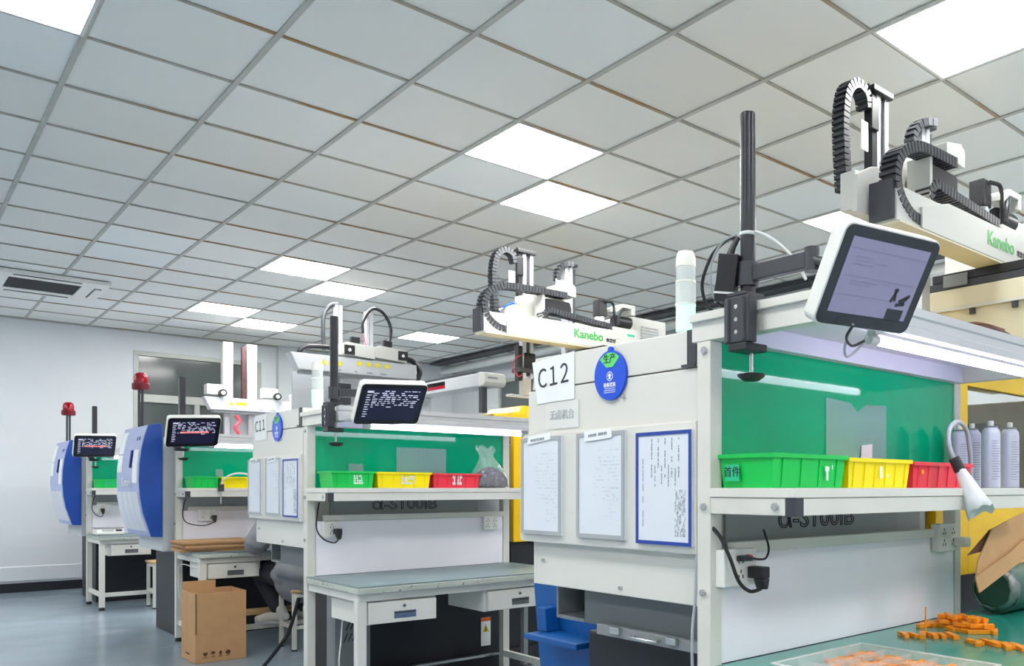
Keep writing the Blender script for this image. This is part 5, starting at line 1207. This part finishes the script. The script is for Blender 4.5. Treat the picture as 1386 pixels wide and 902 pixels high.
m_ = MB(); scribble(m_, (x0 - .0005, 6.60, .05), (0, -1, 0), (0, 0, 1), .12, .015, 1, 3, .9, .8); part('print_line', m_, 'cardin', bx)
# foot rest of the third bench
part('footrest', box(1.95, 6.87, .2345, 2.55, 7.12, .252), 'wood', b3)

# ------------------------------------------------------------------ seated person
def blob(name, limbs, m, parent, vox=.014, smooth_it=4):
    mb = MB()
    for pts, rs in limbs: 
        c2 = cat(pts, 5); n = len(c2); rr_ = []
        for i in range(n):
            t = i / (n - 1) * (len(rs) - 1); k = min(int(t), len(rs) - 2); rr_.append(rs[k] + (rs[k + 1] - rs[k]) * (t - k))
        mb.tube(c2, rr_, 12)
        for e, r in ((c2[0], rs[0]), (c2[-1], rs[-1])):
            mb.lathe((e.x, e.y, e.z - r), [(r * math.sin(math.pi * q / 8) + 1e-4, r - r * math.cos(math.pi * q / 8)) for q in range(9)], 12)
    off = wl(parent); me = mb.mesh(name, off); o = bpy.data.objects.new(name, me); col.objects.link(o); o.parent = parent
    md = o.modifiers.new('remesh', 'REMESH'); md.mode = 'VOXEL'; md.voxel_size = vox; md.use_smooth_shade = True
    ms = o.modifiers.new('smooth', 'SMOOTH'); ms.iterations = smooth_it; ms.factor = .5
    bpy.context.view_layer.update()
    me2 = bpy.data.meshes.new_from_object(o.evaluated_get(bpy.context.evaluated_depsgraph_get()))
    o.modifiers.clear(); o.data = me2; me2.materials.clear(); me2.materials.append(M[m]); me2.polygons.foreach_set('use_smooth', [True] * len(me2.polygons))
    return o
pe = thing('person', 'person in a grey jacket and dark trousers seated on a stool', 'person', (2.32, 6.55, .25))
V = Vector
hipz = .55; sx_, sy_ = 2.30, 6.56
head = V((2.28, 6.70, 1.245))
bl = [([V((sx_, sy_, hipz)), V((sx_, sy_ + .01, .75)), V((2.29, 6.60, .93)), V((2.285, 6.63, 1.06))], [.135, .12, .13, .07]),
      ([V((2.285, 6.63, 1.06)), V((2.28, 6.66, 1.14))], [.05, .048]), ([head + V((0, -.01, -.03)), head + V((0, 0, .05))], [.075, .088]), ([head + V((0, .03, -.08)), head + V((0, .05, -.03))], [.05, .06])]
handL = V((2.15, 6.88, .765)); handR = V((2.42, 6.95, .765))
armL = [V((2.12, 6.61, .99)), V((1.99, 6.56, .80)), V((2.06, 6.70, .775)), V((2.13, 6.83, .765))]
armR = [V((2.45, 6.61, .99)), V((2.56, 6.60, .80)), V((2.48, 6.76, .775)), V((2.43, 6.88, .765))]
bl += [(armL, [.05, .042, .036, .026]), (armR, [.05, .042, .036, .026])]
legL = [V((2.22, 6.58, .53)), V((2.17, 6.93, .56)), V((2.18, 6.98, .50)), V((2.22, 6.76, .27))]
legR = [V((2.38, 6.58, .53)), V((2.42, 6.93, .56)), V((2.42, 6.98, .50)), V((2.42, 6.76, .27))]
bl += [(legL, [.085, .065, .055, .042]), (legR, [.085, .065, .055, .042])]
for hb, sgn in ((handL, 1), (handR, -1)):
    bl.append(([hb + V((0, -.05, 0)), hb], [.028, .034]))
    for k in range(4): fx = (k - 1.5) * .017; bl.append(([hb + V((fx, .01, 0)), hb + V((fx * 1.05, .045 + .008 * (k in (1, 2)), .002)), hb + V((fx * 1.0, .075 + .010 * (k in (1, 2)), -.012))], [.0092, .0085, .0075]))
    bl.append(([hb + V((sgn * .022, -.02, 0)), hb + V((sgn * .048, .01, .0)), hb + V((sgn * .050, .04, -.006))], [.011, .0095, .008]))
body = blob('body', bl, 'skin', pe, .008, 3)
jk = blob('jacket', [([V((sx_, sy_ - .005, .515)), V((sx_, sy_, .62)), V((sx_, sy_ + .01, .78)), V((2.29, 6.60, .95)), V((2.285, 6.62, 1.05))], [.185, .165, .16, .165, .10]),
     (armL[:3] + [V((2.11, 6.79, .768))], [.075, .075, .06, .048]), (armR[:3] + [V((2.44, 6.83, .768))], [.075, .075, .06, .048]),
     ([V((2.16, 6.50, .56)), V((2.19, 6.70, .545))], [.07, .06]), ([V((2.14, 6.46, .60)), V((2.30, 6.40, .56)), V((2.44, 6.46, .60))], [.06, .065, .06])], 'jacket', pe, .012, 2)
tro = blob('trousers', [([V((2.22, 6.60, .52)), V((2.17, 6.93, .56)), V((2.18, 6.99, .50)), V((2.22, 6.775, .285))], [.095, .080, .072, .060]), ([V((2.38, 6.60, .52)), V((2.42, 6.93, .56)), V((2.42, 6.99, .50)), V((2.42, 6.775, .285))], [.095, .080, .072, .060])], 'trouser', pe, .012, 3)
for fx_, fy_, an in ((2.225, 6.735, 42), (2.42, 6.735, 0)):
    d_ = V((-math.sin(R_(an)), math.cos(R_(an)), 0)); q_ = V((fx_, fy_, 0)); w_ = V((d_.y, -d_.x, 0))
    s_ = blob('shoe', [([q_ + d_ * -.03 + V((0, 0, .222)), q_ + d_ * .05 + V((0, 0, .222)), q_ + d_ * .12 + V((0, 0, .212)), q_ + d_ * .185 + V((0, 0, .203))], [.034, .038, .034, .024]),
        ([q_ + d_ * .09 + w_ * .012 + V((0, 0, .205)), q_ + d_ * .16 - w_ * .008 + V((0, 0, .203))], [.030, .028]), ([q_ + d_ * -.012 + V((0, 0, .235)), q_ + d_ * .0 + V((0, 0, .275))], [.038, .040])], 'shoe', pe, .007, 2)
    sole = [(a, b) for a, b in ((-.066, -.025), (-.066, .025), (.02, .034), (.12, .040), (.19, .026), (.208, 0), (.19, -.028), (.12, -.042), (.02, -.034))]
    part('shoe_sole', MB().prism([(fx_ + d_.x * a + w_.x * b, fy_ + d_.y * a + w_.y * b) for a, b in sole], 'z', .1715, .190), 'greybutton', s_)
    for k in range(4):
        c0 = q_ + d_ * (.045 + .022 * k) + V((0, 0, .262 - .009 * k)); part('lace', MB().tube([c0 - w_ * .024 - V((0, 0, .010)), c0, c0 + w_ * .024 - V((0, 0, .010))], .004, 6), 'grey', s_)
hr = blob('hair', [([head + V((0, -.03, .02)), head + V((0, -.005, .085))], [.092, .088]), ([head + V((0, -.05, -.04)), head + V((0, -.05, .03))], [.06, .075])], 'hair', pe, .010, 2)
for dx in (-.032, .032): part('eye', MB().lathe((head.x + dx, head.y + .083, head.z - .008), [(.0005, -.008), (.010, -.003), (.010, .003), (.0005, .008)], 8), 'ink', body)
part('nose', MB().cyl((head.x, head.y + .082, head.z + .0), (head.x, head.y + .103, head.z - .03), .006, .013, 8), 'skin', body, smooth=True)
part('mouth', box(head.x - .022, head.y + .098, head.z - .062, head.x + .022, head.y + .112, head.z - .056), 'redhose', body)
for sg in (-1, 1): part('ear', MB().lathe((head.x + sg * .088, head.y, head.z - .03), [(.004, 0), (.014, .015), (.016, .035), (.005, .05)], 8), 'skin', body, smooth=True)

# ------------------------------------------------------------------ under and around the benches
# blue bin under the near machine
bb = thing('blue_bin', 'large blue plastic bin below the C12 machine', 'bin', (2.28, 2.85, 0))
m_ = MB(); A = [(2.10, 2.60), (2.50, 2.60), (2.50, 3.04), (2.10, 3.04)]; Bq = [(2.06, 2.565), (2.54, 2.565), (2.54, 3.085), (2.06, 3.085)]
vs = [(*p, .001) for p in A] + [(*p, .80) for p in Bq] + [(p[0] + (.01 if p[0] < 2.3 else -.01), p[1] + (.01 if p[1] < 2.8 else -.01), .80) for p in Bq] + [(p[0] + (.012 if p[0] < 2.3 else -.012), p[1] + (.012 if p[1] < 2.8 else -.012), .02) for p in A]
m_.add(vs, [(3, 2, 1, 0)] + [(o_ + i, o_ + (i + 1) % 4, o_ + 4 + (i + 1) % 4, o_ + 4 + i) for o_ in (0, 4, 8) for i in range(4)] + [(12, 13, 14, 15)])
part('tub', m_, 'bluebin', bb, bevel=.006)
part('step_ledge', MB().prism([(2.60, .575), (2.60, .60), (2.95, .60), (2.98, .59), (2.95, .575)], 'x', 1.93, 2.075), 'bluebin', bb, bevel=.006)
part('ledge_wall', MB().prism([(2.90, .60), (2.96, .60), (2.97, .70), (2.91, .70)], 'x', 2.0, 2.068), 'bluebin', bb, bevel=.006)
# grey vented cabinet and sticker under the middle bench
cbx = thing('vented_cabinet', 'grey cabinet with slanted vent slots under the middle bench', 'cabinet', (1.93, 4.75, 0))
part('cabinet_body', box(1.83, 4.685, .0, 2.03, 4.805, .60), 'grey', cbx, bevel=.004)
for r in range(3):
    for k in range(5):
        x = 1.90 + k * .024 - r * .012; z = .47 - r * .065
        if x < 1.99: part('vent_slot', MB().prism([(x, z), (x + .006, z), (x + .026, z + .045), (x + .020, z + .045)], 'y', 4.6828, 4.6848), 'black', cbx)
st = thing('warning_sticker', 'white warning sticker with yellow triangle on the dark machine base', 'sticker', (2.88, 4.866, .17))
part('sticker_sheet', box(2.845, 4.866, .165, 2.915, 4.8685, .35), 'paper', st); part('sticker_head', box(2.845, 4.8645, .325, 2.915, 4.8658, .35), 'warnorange', st)
part('triangle_mark', MB().prism([(2.857, .255), (2.903, .255), (2.88, .305)], 'y', 4.8645, 4.8658), 'warn', st)
m_ = MB(); m_.prism([(2.876, .262), (2.884, .262), (2.882, .29), (2.878, .29)], 'y', 4.863, 4.8643); part('triangle_symbol', m_, 'ink', st)
cord('floor_cable', [(1.80, 5.15, .55), (1.76, 5.2, .35), (1.70, 5.3, .20), (1.62, 5.35, .08), (1.52, 5.25, .012), (1.35, 4.9, .011), (1.25, 4.5, .011)], .011, 'rubber', 'thick black cable drooping to the floor beside the stool')
cord('thin_white_cable', [(1.80, 4.5, .52), (1.77, 4.45, .40), (1.75, 4.42, .25), (1.80, 4.40, .12), (1.95, 4.38, .02), (2.2, 4.45, .006)], .004, 'cablew', 'thin white cable under the left drawer of the middle bench')
cord('thin_white_cable', [(1.73, 7.02, .60), (1.665, 7.22, .62), (1.66, 7.26, .50), (1.67, 7.24, .36), (1.72, 7.20, .28)], .004, 'cablew', 'thin white cable hanging beside the cardboard box')
part('conduit_rail', box(3.00, 4.60, .06, 3.03, 4.64, .64), 'grey', b2)
part('floor_bar', box(1.95, 4.74, .12, 3.0, 4.76, .135), 'steel', b2)
